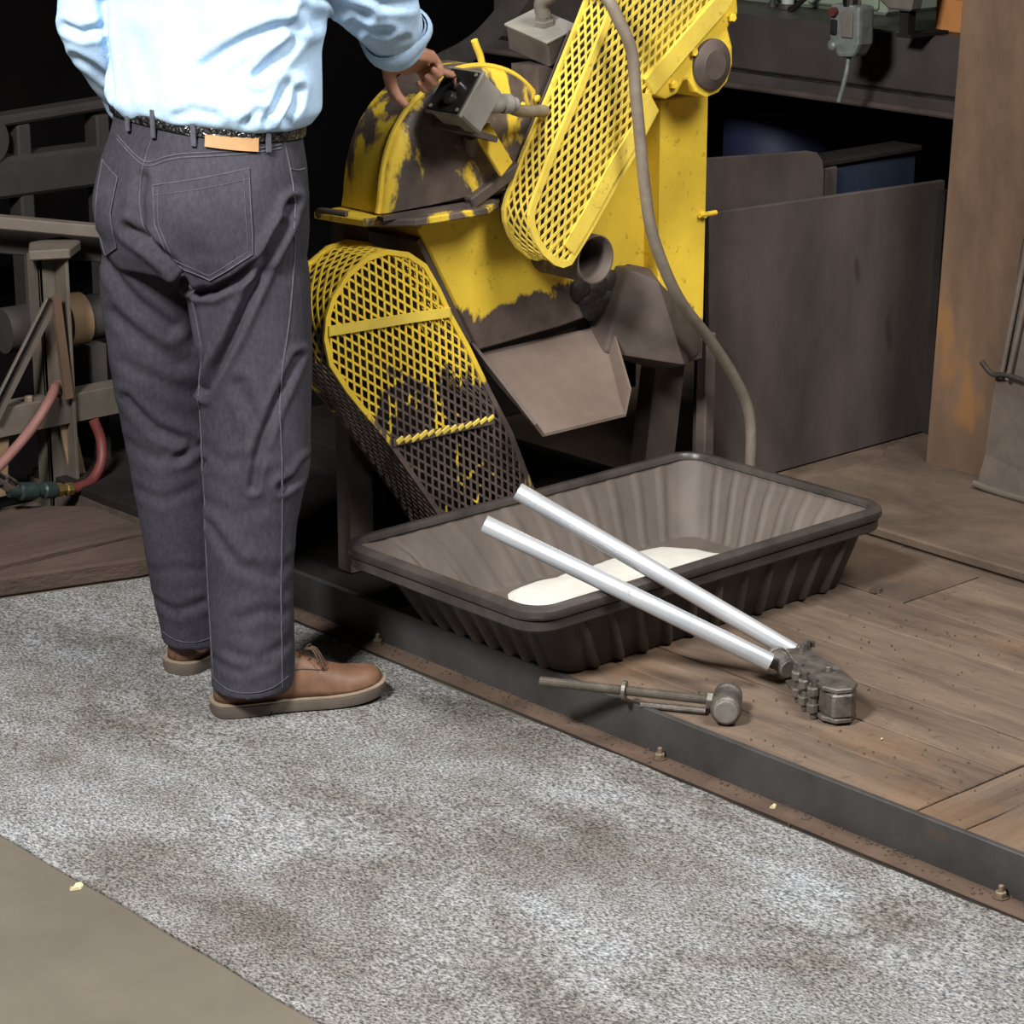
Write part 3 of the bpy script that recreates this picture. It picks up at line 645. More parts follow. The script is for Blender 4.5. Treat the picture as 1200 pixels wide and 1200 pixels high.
# blade guard
BG = [(3.020, .818), (3.024, .836), (3.034, .9), (3.058, .962), (3.1, 1.011), (3.147, 1.042), (3.196, 1.066), (3.24, 1.074), (3.294, 1.072), (3.35, 1.057), (3.394, 1.032), (3.433, .995), (3.470, .95), (3.487, .9), (3.480, .818)]
BG = [(p.x, p.z) for p in spline([V(x, 0, z) for x, z in BG], 3)]
def dome():
    n = len(BG); c = (3.28, .84); vs = []; fs = []
    for (y, s) in ((3.845, 1.0), (3.745, 1.0), (3.728, .985), (3.722, .96), (3.700, .62), (3.690, .25)):
        vs += [(c[0]+(x-c[0])*s, y, c[1]+(z-c[1])*s) for x, z in BG]
    for k in range(5):
        for i in range(n): j = (i+1) % n; fs.append((k*n+i, (k+1)*n+i, (k+1)*n+j, k*n+j))
    fs.append(tuple(range(n))); fs.append(tuple(range(5*n, 6*n))[::-1]); return vs, fs
bg = obj('blade_guard', dome(), 'yellow_dome', mc, smooth=True)
obj('edge_bead', tube([(x, 3.735, z) for x, z in BG], .006, 8, 1), 'yellow_clean', bg, smooth=True)
obj('bottom_flange', prism_z([(2.955, 3.85), (2.975, 3.72), (3.05, 3.655), (3.23, 3.655), (3.30, 3.70), (3.46, 3.70), (3.46, 3.86)], .800, .815), 'yellow_dome', bg, bev=.003)
obj('flange_rib', box(2.99, 3.27, 3.68, 3.70, .815, .822), 'grime_steel', bg)
obj('radial_rib', obox((3.27, 3.685, .850), (.10, 0, .045), (0, 1, 0), (-.045, 0, .10), .07, .012, .012), 'grime_steel', bg, bev=.003)
obj('hinge_pin', tube([(2.945, 3.82, .812), (2.935, 3.80, .825), (2.95, 3.74, .825)], .006), 'grime_steel', bg)
obj('lift_handle', tube([(3.318, 3.77, 1.06), (3.312, 3.77, 1.085), (3.302, 3.77, 1.105), (3.296, 3.77, 1.118)], .007), 'yellow_clean', bg, smooth=True)
for x, z in ((3.37, .99), (3.405, .97), (3.41, 1.0)): obj('rivet', ball((x, 3.712, z), .008, .006, .008, 10, 6), 'yellow_clean', bg)
# body
BODY = [(3.124, .775), (3.15, .80), (3.368, .800), (3.46, .80), (3.6, .92), (3.75, .94), (3.755, .631), (3.745, .602), (3.717, .545), (3.50, .522), (3.276, .508)]
obj('body', prism(BODY, 3.74, 3.90), 'yellow_body', mc, bev=.004)
obj('body_side', obox((3.19, 3.82, .64), (0, 1, 0), (.50, 0, -.866), (.866, 0, .50), .08, .13, .006), 'grime_steel', mc)
gz = []
random.seed(3)
for i in range(26): gz.append(ball((3.545+random.random()*.165, 3.738, .545+random.random()*.055), .022+random.random()*.012, .012, .016+random.random()*.012, 10, 6))
obj('grease_lump', join(*gz), 'dark_grease', mc, smooth=True)
obj('inner_back', box(3.15, 3.88, 3.90, 3.98, .30, .80), 'dark_grease', mc)
# post and cast foot
ps = obj('post', prism([(3.738, .968), (3.878, .968), (3.878, .40), (3.740, .40)], 3.695, 3.85), 'yellow_post', mc, bev=.003)
obj('post_bolt', join(hexnut((3.865, 3.690, .716), (0, 1, 0), .008, .012), cyl((3.85, 3.688, .716), (3.90, 3.688, .716), .0055, seg=10)), 'yellow_clean', ps)
cast = [(3.655, .628), (3.590, .460), (3.745, .400), (3.885, .418), (3.872, .490), (3.776, .555), (3.715, .622)]
cv_, cf_ = prism(cast, 3.70, 3.80); rid = [(3.700, 3.655, .60), (3.752, 3.625, .42)]
nn = len(cast); o = len(cv_); cv_ = list(cv_)+rid
fcs = [f for f in cf_ if set(f) != set(range(nn))]
fcs += [(0, 1, o+1, o), (1, 2, o+1), (2, 3, o+1), (3, 4, o+1), (4, 5, o, o+1), (5, 6, o), (6, 0, o)]
obj('cast_foot', (cv_, fcs), 'grime_steel', mc, bev=.008, bseg=2, smooth=True)
# legs
obj('leg', prism([(3.755, .10), (3.845, .10), (3.890, .43), (3.800, .43)], 3.75, 3.80), 'grime_steel', mc, bev=.003)
obj('leg', box(3.895, 3.925, 3.70, 3.73, HD, .45), 'grime_steel', mc, bev=.003)
obj('leg', box(3.004, 3.064, 3.815, 3.86, HD, .80), 'grime_steel', mc, bev=.003)
obj('leg', box(3.20, 3.26, 3.95, 3.99, HD, .5), 'bin_dark', mc)
# chute
ch = obj('chute', loft([[(3.285, 3.76, .497), (3.643, 3.76, .500), (3.643, 3.76, .494), (3.285, 3.76, .491)], [(3.300, 3.575, .366), (3.530, 3.575, .366), (3.530, 3.575, .360), (3.300, 3.575, .360)]]), 'chute_steel', mc)
def quadplate(p, t):
    P = [Vector(q) for q in p]; n_ = (P[1]-P[0]).cross(P[-1]-P[0]).normalized()*t; n = len(P)
    return [tuple(q) for q in P]+[tuple(q+n_) for q in P], [tuple(range(n))[::-1], tuple(range(n, 2*n))]+[(i, (i+1) % n, (i+1) % n+n, i+n) for i in range(n)]
obj('chute_wall', quadplate([(3.643, 3.76, .495), (3.530, 3.575, .36), (3.545, 3.575, .415), (3.650, 3.75, .528)], .006), 'chute_steel', ch)
obj('chute_wall', quadplate([(3.300, 3.575, .36), (3.285, 3.76, .492), (3.262, 3.76, .535), (3.278, 3.575, .388)], .006), 'grime_steel', ch)
obj('chute_hood', box(3.27, 3.68, 3.77, 3.80, .35, .52), 'dark_grease', mc)
# upper belt guard
UG = [(3.569, 1.30), (3.475, 1.13), (3.408, 1.013), (3.341, .905), (3.296, .820), (3.290, .800), (3.292, .778), (3.306, .748), (3.326, .722), (3.354, .700), (3.375, .692), (3.392, .694), (3.445, .752), (3.514, .835), (3.565, .892), (3.625, .970), (3.605, 1.003), (3.820, 1.163), (3.905, 1.265), (3.93, 1.32)]
ug = obj('upper_belt_guard', join(ribbon(UG, .007, 3.596, 3.604), ribbon(UG[:12], .005, 3.672, 3.68)), 'yellow_upper', mc)
AU = math.atan2(.30, .18)
obj('mesh_front', expanded(UG, AU, .0195, .037, .0056, .0025, lambda x, z, q: (x, 3.598+q, z)), 'yellow_upper', ug)
side_mesh(UG[:13], 3.602, 3.676, 'mesh_side', 'yellow_upper', ug, .0195, .034, .005)
rs = [(3.405, .712), (3.46, .775), (3.52, .850), (3.57, .905), (3.622, .965)]
obj('edge_strip', ribbon([(x-.018, z+.008) for x, z in rs], .017, 3.594, 3.598), 'yellow_upper', ug)
obj('edge_strip', ribbon([(3.60, 1.018), (3.70, 1.093), (3.80, 1.165), (3.875, 1.25)], .020, 3.590, 3.598), 'yellow_upper', ug)
obj('top_strip', ribbon([(3.566, 1.298), (3.75, 1.312), (3.932, 1.322)], .010, 3.594, 3.68), 'yellow_upper', ug)
obj('corner_plate', prism([(3.570, .895), (3.625, .970), (3.600, 1.004), (3.565, 1.01), (3.555, .93)], 3.592, 3.598), 'yellow_upper', ug)
obj('belt', ribbon([(3.38, .76), (3.47, .93), (3.60, 1.15)], .035, 3.64, 3.655), 'dark_grease', ug)
obj('backing', prism([(x*.985+.052, z) for x, z in UG[1:16]], 3.690, 3.694), 'grime_steel', ug)
# bracket and boss at the head of the post
BR = [(3.595, 1.028), (3.80, 1.165), (3.857, 1.19), (3.865, 1.141), (3.835, 1.114), (3.850, 1.075), (3.852, 1.04), (3.838, 1.005), (3.812, .985), (3.777, .978), (3.745, .992), (3.722, 1.019), (3.710, 1.019), (3.693, .995), (3.660, .986), (3.625, .999)]
br = obj('pivot_bracket', prism(BR, 3.605, 3.70), 'yellow_clean', mc, bev=.006, bseg=2)
obj('boss', lathe((3.785, 3.607, 1.045), (0, -1, 0), [(0, .052), (.010, .052), (.014, .048), (.016, .032), (.018, .030), (.018, .001)], 32), 'grime_steel', br, smooth=True)
obj('shaft', cyl((3.785, 3.70, 1.045), (3.785, 3.88, 1.045), .035), 'dark_grease', br)
for x, z in ((3.675, 1.015), (3.84, 1.135), (3.73, 1.075)): obj('bolt', hexnut((x, 3.600, z), (0, 1, 0), .009, .012), 'yellow_clean', br)
# motor tube
mt = obj('motor_tube', lathe((3.465, 3.60, .689), (0, 1, 0), [(.10, .040), (.01, .040), (0, .046), (0, .049), (.14, .049)], 32, cap=False), 'grime_steel', mc, smooth=True)
obj('tube_end', cyl((3.465, 3.695, .689), (3.465, 3.70, .689), .041), 'dark_grease', mt)
# switch box tilted towards the operator
e1 = V(.62, 0, .785); e2 = V(.785, 0, -.62); ey = V(0, 1, 0)
pc = V(3.124, 3.630, 1.050)                      # centre of the panel
sb = obj('switch_box', obox(pc+e2*.036, e1, ey, e2, .046, .046, .032), 'grey_box', mc, bev=.004)
obj('cover_rim', obox(pc+e2*.003, e1, ey, e2, .050, .050, .0035), 'grey_box', sb, bev=.0015)
pn = obj('panel', obox(pc-e2*.0018, e1, ey, e2, .044, .044, .0015), 'black_panel', sb)
obj('push_button', lathe(pc-e2*.003+e1*.012-ey*.004, -e2, [(0, .012), (.008, .012), (.010, .009)], 18), 'chrome', pn, smooth=True)
obj('push_button', lathe(pc-e2*.003-e1*.018-ey*.006, -e2, [(0, .014), (.006, .014), (.012, .011), (.013, .004)], 18), 'black_panel', pn, smooth=True)
for a, b in ((-1, -1), (-1, 1), (1, -1), (1, 1)): obj('screw', lathe(pc-e2*.002+e1*.038*a+ey*.038*b, -e2, [(0, .004), (.003, .004)], 8), 'grey_box', pn)
hb0 = pc+e2*.036-ey*.046
obj('conduit_hub', lathe(pc+e2*.05+e1*.01-ey*.018, V(.93, -.1, -.12), [(0, .012), (.01, .018), (.028, .022), (.046, .019), (.054, .014), (.055, .019), (.070, .019), (.072, .0135), (.085, .0135)], 18), 'grey_box', sb, smooth=True)
obj('conduit_tail', tube([pc+e2*.05+V(.075, -.02, .0), V(3.245, 3.61, 1.01), V(3.30, 3.635, .995), V(3.38, 3.66, .985)], .012), 'conduit', sb, smooth=True)
obj('mount_bar', prism([(3.200, .955), (3.232, .978), (3.292, .895), (3.262, .870)], 3.652, 3.662), 'yellow_clean', sb, bev=.002)
obj('mount_foot', obox((3.18, 3.665, .965), (.9, 0, -.3), (0, 1, 0), (.3, 0, .9), .05, .04, .006), 'grime_steel', sb)
obj('mount_post', cyl((3.19, 3.66, .96), (3.24, 3.72, .90), .014), 'grime_steel', sb)
# motor junction box
ja = V(0, -.97, -.20).normalized(); jb = V(.93, .06, .32); jb = (jb-ja*jb.dot(ja)).normalized(); jn = ja.cross(jb); jn = jn if jn.z > 0 else -jn
jc = V(3.476, 3.768, 1.106)
jx = obj('motor_box', obox(jc, ja, jb, jn, .062, .042, .027), 'jbox_dark', mc, bev=.004)  # body darker than its lid, painting in the shade of the side face
obj('box_lid', obox(jc+jn*.029, ja, jb, jn, .064, .044, .003), 'grey_box', jx, bev=.0015)
hubp = jc+jn*.031+ja*.004+jb*.004
obj('conduit_nut', lathe(hubp, jn, [(0, .021), (.012, .021), (.013, .016), (.03, .016)], 6), 'jbox_grey', jx)
obj('conduit_elbow', tube([hubp+jn*.02, hubp+jn*.05, hubp+jn*.075+V(.015, -.03, .0)], .0155, 14), 'jbox_grey', jx, smooth=True)
obj('mount', box(3.42, 3.49, 3.72, 3.80, .93, 1.06), 'grime_steel', jx)
# flexible conduit over the guard, down behind the tub
st_ = hubp+jn*.075+V(.015, -.03, 0)
obj('flexible_conduit', tube([st_, (3.455, 3.64, 1.232), (3.440, 3.56, 1.212), (3.459, 3.54, 1.167), (3.492, 3.535, 1.103), (3.505, 3.535, 1.02), (3.518, 3.535, .936), (3.534, 3.535, .833), (3.570, 3.545, .728), (3.662, 3.565, .592), (3.800, 3.60, .470), (3.905, 3.62, .360), (3.955, 3.625, .270), (3.965, 3.63, .15), (3.96, 3.64, HD+.03)], .0120, 14), 'conduit', mc, smooth=True)
# wide rubber strap behind
def flatstrap(pts, hw, th):
    P = spline(pts, 6); rings = []
    for i, p in enumerate(P):
        dd = (P[min(i+1, len(P)-1)]-P[max(i-1, 0)]).normalized(); nx_ = V(-dd.z, 0, dd.x).normalized()
        rings.append([p+nx_*hw+V(0, -th, 0), p-nx_*hw+V(0, -th, 0), p-nx_*hw+V(0, th, 0), p+nx_*hw+V(0, th, 0)])
    return loft(rings)
tag(obj('rubber_strap', flatstrap([(3.30, 3.97, 1.01), (3.36, 3.95, 1.045), (3.429, 3.95, 1.066), (3.486, 3.95, 1.095), (3.545, 3.95, 1.142), (3.60, 3.95, 1.195), (3.75, 3.95, 1.36)], .024, .004), 'rubber', smooth=True), 'wide black rubber strap rising behind the yellow blade guard', 'strap')

# ================================================================ PERSON
# local frame of the figure: x to its right in plan as seen from the mat, y towards the locker wall, z up
PO = V(2.573, 3.604, .0012)
man = thing('person', 'person in pale blue shirt and black jeans on the mat, pressing the switch box', 'person', PO, rz=HEAD-PI/2)
FA = math.radians(40); BF = V(math.sin(FA), math.cos(FA), 0); BR_ = V(math.cos(FA), -math.sin(FA), 0)
def rell(c, hw, z, ratio=.72, n=40, tilt=0.0):
    """ring of a body section, turned with the body; hw is its half width as seen square on"""
    a = hw/math.sqrt(math.cos(FA)**2+(ratio*math.sin(FA))**2); b = a*ratio
    out = []
    for k in range(n):
        t = 2*PI*k/n; ct, st = math.cos(t), math.sin(t)
        ct = math.copysign(abs(ct)**.86, ct); st = math.copysign(abs(st)**.86, st)
        p = V(c[0], c[1], z)+BR_*a*ct+BF*b*st; p.z += tilt*(p.x-c[0]); out.append(p)
    return out
def circ(c, rx, ry, z, n=28): return [V(c[0]+rx*math.cos(2*PI*k/n), c[1]+ry*math.sin(2*PI*k/n), z) for k in range(n)]
def limb(pts, rad, seg=16, sm=5):
    m = len(rad)-1
    def r(t): u = t*m; i = min(int(u), m-1); f = u-i; f = f*f*(3-2*f); return rad[i]*(1-f)+rad[i+1]*f
    vf = tube(pts, r, seg, sm)
    return join(vf, ball(pts[0], rad[0]*.98, rad[0]*.98, rad[0]*.98, seg, 10), ball(pts[-1], rad[-1]*.98, rad[-1]*.98, rad[-1]*.98, seg, 10))
# ---- body (skin): one continuous surface under the clothes
Wr = V(.292, .238, 1.138); Tip = V(.388, .404, 1.0765)
sh_r, el_r = V(.150, -.085, 1.395), V(.262, .075, 1.258)
dh = V(.40, .84, -.30).normalized(); lat = V(-.80, .30, -.42); lat = (lat-dh*lat.dot(dh)).normalized(); nh = dh.cross(lat); nh = nh if nh.z > 0 else -nh
def hpnt(a, b, c): return Wr+dh*a+lat*b+nh*c
parts = [loft([rell((-.035, .02), .150, .93), rell((-.02, .025), .142, 1.05), rell((-.012, .025), .160, 1.22), rell((.0, .02), .168, 1.34), rell((.0, .015), .13, 1.41), rell((.005, .02), .06, 1.45)]),
         limb([V(.005, .02, 1.42), V(.015, .035, 1.50), V(.03, .055, 1.56)], [.062, .056, .058]),
         limb([sh_r, el_r, Wr], [.056, .042, .027]),
         limb([V(-.150, .130, 1.395), V(-.232, .105, 1.215), V(-.175, .255, 1.045)], [.056, .042, .028]),
         limb([V(.03, -.04, .9), V(.045, -.055, .5), V(.036, -.088, .06)], [.075, .055, .035]),
         limb([V(-.11, .075, .9), V(-.12, .10, .5), V(-.10, .125, .06)], [.075, .055, .035])]
hc_ = V(.045, .075, 1.655)
def headpt(f, r, u): return hc_+BF*f+BR_*r+V(0, 0, u)
def oball(f, r, u, sf, sr, su): return [(tuple(headpt(f, r, u)+BF*x*sf+BR_*y*sr+V(0, 0, z*su))) for x, y, z in ball((0, 0, 0), 1, 1, 1, 20, 14)[0]], ball((0, 0, 0), 1, 1, 1, 20, 14)[1]
parts += [oball(-.01, 0, .03, .098, .076, .095), oball(.03, 0, -.045, .062, .056, .068), oball(.055, 0, -.085, .032, .034, .026),
          oball(.098, 0, -.018, .016, .013, .020), oball(.088, 0, .004, .010, .011, .026), oball(.090, 0, -.056, .010, .024, .007), oball(.088, 0, -.068, .010, .020, .006),
          oball(.086, 0, .030, .010, .055, .009), oball(-.005, .078, -.008, .020, .009, .032), oball(-.005, -.078, -.008, .020, .009, .032)]
# right hand: palm, five fingers; the index presses the panel, the others curl
def finger(pts, r0, r1): return limb(pts, [r0, (r0+r1)/2, r1], 10, 4)
palm = loft([[tuple(hpnt(a, b, c)) for b, c in ((-w_, 0), (-w_*.8, -t_), (0, -t_*1.15), (w_*.8, -t_), (w_, 0), (w_*.8, t_*.8), (0, t_), (-w_*.8, t_*.8))] for a, w_, t_ in ((-.01, .024, .018), (.015, .030, .018), (.05, .039, .0165), (.082, .040, .0145), (.095, .034, .011))])
k1 = hpnt(.088, .026, .004)
parts += [palm, finger([k1, k1*.55+Tip*.45+nh*.006, Tip], .0105, .0080)]
for b, l in ((.007, .058), (-.013, .054), (-.030, .045)):
    a0 = hpnt(.090-.25*abs(b+.0)*1.0 if b < 0 else .092, b, .002)
    parts.append(finger([a0, a0+dh*l*.50-nh*l*.42, a0+dh*l*.20-nh*l*.85, a0-dh*l*.18-nh*l*.72], .0100, .0080))
t0 = hpnt(.018, .028, -.008)
parts.append(limb([t0, hpnt(.046, .046, -.024), hpnt(.062, .050, -.048), hpnt(.074, .044, -.066)], [.0150, .0125, .0115, .0090], 10, 4))
# left hand, hooked in the front pocket
parts += [oball_ for oball_ in [limb([V(-.175, .255, 1.045), V(-.13, .265, 1.00), V(-.09, .26, .955)], [.028, .032, .020])]]
for i in range(4): parts.append(finger([V(-.105+.008*i, .275-.016*i, .975), V(-.085+.01*i, .262-.016*i, .945), V(-.07+.01*i, .245-.016*i, .92)], .0095, .0075))
parts.append(finger([V(-.15, .23, 1.02), V(-.115, .225, .995), V(-.095, .222, .975)], .0125, .009))
body = mesh_obj('body', remeshed(join(*parts), .0042, 3, .5), 'skin', man)
for s in (-1, 1): obj('eye', oball(.0790, s*.031, .006, .011, .013, .0085), 'eye_white', body, local=True, smooth=True); obj('iris', oball(.0885, s*.031, .006, .002, .0048, .0048), 'hair', body, local=True, smooth=True)
nail = [tuple(Tip+dh*x*.006+lat*y*.0055+nh*(.0062+z*.0016)) for x, y, z in ball((0, 0, 0), 1, 1, 1, 10, 6)[0]]
tag(obj('fingernail', (nail, ball((0, 0, 0), 1, 1, 1, 10, 6)[1]), 'skin', body, local=True, smooth=True), 'index fingernail')
hv = join(oball(-.022, 0, .040, .098, .083, .097), oball(-.06, 0, -.02, .055, .070, .075))
mesh_obj('hair', remeshed(hv, .006, 4), 'hair', man)
# ---- wrinkle tools
def poly_dist(P, line):
    d = np.full(len(P), 1e9)
    for a, b in zip(line[:-1], line[1:]):
        a, b = np.array(a), np.array(b); ab = b-a; t = np.clip(((P-a)@ab)/(ab@ab+1e-12), 0, 1)
        d = np.minimum(d, np.linalg.norm(P-(a+t[:,None]*ab), axis=1))
    return d
def wrinkle(me, creases, side=-1):
    """press creases (polyline in x, z; width; depth) into the cloth on the side turned to -y, with a soft ridge beside each"""
    n = len(me.vertices); co = np.zeros(n*3); me.vertices.foreach_get('co', co); co = co.reshape(-1, 3)
    no = np.zeros(n*3); me.vertices.foreach_get('normal', no); no = no.reshape(-1, 3)
    face = np.clip((side*no[:,1]+.15)*2.0, 0, 1); P = co[:, [0, 2]]; disp = np.zeros(n)
    for line, wd, dp in creases:
        d = poly_dist(P, line); disp += (-dp*np.exp(-(d/wd)**2)+dp*.55*np.exp(-((d-2.0*wd)/(wd*1.1))**2))
    co += no*(disp*face)[:, None]; me.vertices.foreach_set('co', co.ravel()); me.update()
# ---- jeans
rl_ = [(.84, .028, -.030, .114, .112), (.78, .040, -.034, .110, .112), (.643, .050, -.040, .100, .100), (.536, .048, -.050, .098, .095), (.455, .047, -.060, .097, .090), (.40, .042, -.066, .088, .084), (.35, .035, -.072, .083, .080), (.254, .032, -.080, .077, .078), (.125, .034, -.087, .076, .080), (.075, .034, -.088, .0755, .082), (.052, .032, -.090, .074, .082)]
ll_ = [(.84, -.120, .066, .100, .105), (.751, -.139, .080, .097, .100), (.593, -.133, .095, .093, .092), (.417, -.121, .110, .082, .082), (.285, -.110, .118, .078, .076), (.169, -.104, .124, .070, .074), (.085, -.098, .128, .063, .072), (.060, -.097, .128, .061, .072)]
pel = [((-.027, .022), .158, 1.085), ((-.027, .022), .159, 1.053), ((-.031, .020), .166, 1.016), ((-.036, .018), .176, .979), ((-.042, .015), .184, .927), ((-.042, .015), .184, .874), ((-.040, .016), .178, .83), ((-.038, .018), .165, .80)]
jp = [loft([rell(c, hw, z, .74) for c, hw, z in pel][::-1]), loft([circ((x, y), a, b, z) for z, x, y, a, b in rl_][::-1]), loft([circ((x, y), a, b, z) for z, x, y, a, b in ll_][::-1])]
for s, u in ((1, .905), (-1, .905)):
    c = V(-.042, .015, u)-BF*.062+BR_*s*.076; jp.append(ball(c, .092, .092, .098, 20, 14))
me = remeshed(join(*jp), .0040, 12, .5)
CR = [([(-.150, .880), (-.115, .862), (-.090, .845), (-.072, .828), (-.058, .795)], .011, .013), ([(-.050, .778), (-.012, .783), (.035, .808), (.078, .842), (.110, .895)], .0075, .013),
      ([(.126, .928), (.105, .885), (.082, .834), (.050, .765), (.020, .701), (-.034, .596)], .0075, .014), ([(-.058, .80), (-.050, .74), (-.040, .67), (-.046, .60)], .008, .007),
      ([(-.21, .80), (-.16, .74), (-.10, .69)], .012, .008), ([(-.20, .71), (-.14, .66), (-.09, .62)], .012, .004), ([(-.19, .62), (-.12, .585), (-.07, .56)], .012, .003),
      ([(.140, .465), (.125, .445), (.10, .435)], .008, .007), ([(-.04, .47), (-.075, .455), (-.10, .44)], .008, .008), ([(-.04, .50), (.0, .48), (.05, .49)], .010, .003), ([(-.04, .40), (.02, .385), (.06, .40)], .012, .003),
      ([(-.19, .46), (-.14, .44), (-.09, .45)], .012, .005), ([(-.18, .37), (-.13, .36), (-.08, .38)], .010, .004), ([(-.16, .15), (-.12, .14), (-.07, .155)], .009, .006), ([(-.165, .21), (-.12, .225), (-.07, .22)], .010, .003),
      ([(.0, .14), (.05, .125), (.10, .145)], .010, .005), ([(.02, .20), (.06, .215), (.105, .20)], .010, .005), ([(.05, .30), (.09, .285), (.115, .29)], .010, .005), ([(-.03, .115), (.02, .105), (.07, .115)], .008, .004),
      ([(-.125, .97), (-.132, .94), (-.130, .90), (-.116, .868)], .010, .007), ([(.03, .62), (.06, .55), (.07, .50)], .012, .005), ([(.13, .66), (.09, .58), (.06, .50), (.05, .44)], .007, .008), ([(-.03, .36), (.02, .30), (.08, .27)], .010, .004), ([(-.19, .55), (-.14, .50), (-.08, .47)], .010, .006), ([(.13, .36), (.125, .28), (.12, .2)], .007, .004)]
CR = [(l, w__, d__*(.55 if abs(l[0][1]-l[-1][1]) < .03 and w__ < .0125 and l[0][1] < .75 else 1)) for l, w__, d__ in CR]
wrinkle(me, CR)
jeans = mesh_obj('jeans', me, 'black_denim', man)
BJ = BVHTree.FromPolygons([v.co.copy() for v in me.vertices], [tuple(p.vertices) for p in me.polygons])
def lay(B, x, z, off, dirn=V(0, 1, 0)):
    h = B.ray_cast(V(x, -1.0, z), dirn)
    if h[0] is None: h = B.find_nearest(V(x, -.1, z))
    return h[0]+h[1]*off, h[1]
def seam(line, r, name, mat, B=BJ, parent=jeans, off=.0005, n=6):
    P = [lay(B, p.x, p.z, off)[0] for p in spline([V(x, 0, z) for x, z in line], n)]
    return obj(name, tube(P, r, 6, 1), mat, parent, local=True, smooth=True)
def panel(poly, th, name, mat, B=BJ, parent=jeans, grid=.008):
    bm = bmesh.new(); bm.faces.new([bm.verts.new((x, 0, z)) for x, z in poly])
    xs_ = [p[0] for p in poly]; zs = [p[1] for p in poly]
    for ax, lo, hi in ((0, min(xs_), max(xs_)), (2, min(zs), max(zs))):
        q = lo+grid
        while q < hi-1e-4:
            co = [0, 0, 0]; co[ax] = q; no = [0, 0, 0]; no[ax] = 1
            bmesh.ops.bisect_plane(bm, geom=bm.verts[:]+bm.edges[:]+bm.faces[:], plane_co=co, plane_no=no); q += grid
    bm.verts.ensure_lookup_table(); bm.verts.index_update(); top, bot = [], []
    for v in bm.verts: a, nn_ = lay(B, v.co.x, v.co.z, th); top.append(tuple(a)); bot.append(tuple(a-nn_*(th+.004)))
    n = len(top); fs = [tuple(v.index for v in f.verts) for f in bm.faces]; fs += [tuple(i+n for i in f[::-1]) for f in fs]
    for e in bm.edges:
        if len(e.link_faces) == 1: a, b = e.verts[0].index, e.verts[1].index; fs.append((a, b, b+n, a+n))
    bm.free(); vs = top+bot
    return obj(name, (vs, fs), mat, parent, local=True, smooth=True)
def dense(L, m=8): return [(a[0]+(b[0]-a[0])*k/m, a[1]+(b[1]-a[1])*k/m) for a, b in zip(L[:-1], L[1:]) for k in range(m)]+[L[-1]]
RP = [(-.104, .962), (.059, .995), (.064, .852), (-.010, .806), (-.074, .836), (-.101, .898)]
LP = [(-.206, .984), (-.172, .964), (-.187, .905), (-.180, .843), (-.205, .822), (-.220, .867)]
for P_ in (RP, LP):
    pk = panel(P_, .0028, 'back_pocket', 'black_denim')
    seam(dense(P_+[P_[0]]), .0012, 'pocket_edge', 'denim_edge', parent=pk, off=.0030, n=1)
ins = [(x*.90+(-.026)*.10, z*.90+.895*.10) for x, z in RP]; seam(dense(ins[1:]+[ins[0]]), .0008, 'stitching', 'denim_edge', off=.0032, n=1)
seam([(-.104, .945), (-.03, .960), (.058, .978)], .0008, 'stitching', 'denim_edge', off=.0032)
for ln in ([(-.178, 1.03), (-.122, .998), (-.08, 1.010), (-.041, 1.018), (.04, 1.024), (.11, 1.027)], [(-.104, 1.045), (-.121, 1.0), (-.131, .949), (-.128, .901), (-.112, .865)],
           [(.113, 1.039), (.125, .977), (.131, .909), (.120, .748), (.100, .604), (.100, .455), (.092, .252), (.091, .124), (.090, .065)], [(-.058, .80), (-.039, .671), (-.046, .6), (-.042, .458), (-.039, .255), (-.033, .075)],
           [(-.178, 1.024), (-.122, .992), (-.08, 1.004), (-.041, 1.012), (.04, 1.018), (.11, 1.021)]):
    seam(ln, .0015, 'seam', 'denim_edge')
seam([(.124, .985), (.135, .980), (.145, .978)], .0013, 'front_pocket_seam', 'denim_edge')
seam([(-.030, .078), (.0, .068), (.035, .066), (.07, .070), (.10, .082)], .0009, 'hem_stitching', 'denim_edge', off=.001)
seam([(-.150, .088), (-.12, .080), (-.09, .078), (-.06, .082)], .0009, 'hem_stitching', 'denim_edge', off=.001)
wb = loft([rell((-.027, .022), .1605, z, .74, 48, -.10) for z in (1.030, 1.034, 1.058, 1.062)], cap=False)
obj('waistband', wb, 'black_denim', jeans, local=True, smooth=True)
# belt, loops, leather patch
blt = obj('belt', loft([rell((-.027, .022), hw, z, .74, 48, -.10) for hw, z in ((.160, 1.046), (.1655, 1.047), (.167, 1.055), (.167, 1.068), (.1655, 1.077), (.160, 1.078))], cap=False), 'braided_leather', man, local=True, smooth=True)
tag(blt, 'black braided leather belt')
BB = BVHTree.FromPolygons([v.co.copy() for v in blt.data.vertices], [tuple(p.vertices) for p in blt.data.polygons])
for x in (-.103, -.031, .090, -.152):
    a, nn_ = lay(BB, x, 1.062-.10*(x+.027), .003); a.z -= .008; t_ = V(nn_.y, -nn_.x, 0).normalized()
    obj('belt_loop', obox(a, t_, nn_, (0, 0, 1), .0048, .0024, .024), 'denim_edge', jeans, local=True, bev=.001)
pp = []
for x, z in ((-.010, 1.050), (.073, 1.041), (.073, 1.014), (-.012, 1.024)): pp.append((x, z+.006))
tag(panel(pp, .0065, 'leather_patch', 'patch_leather', grid=.010), 'tan leather label patch')
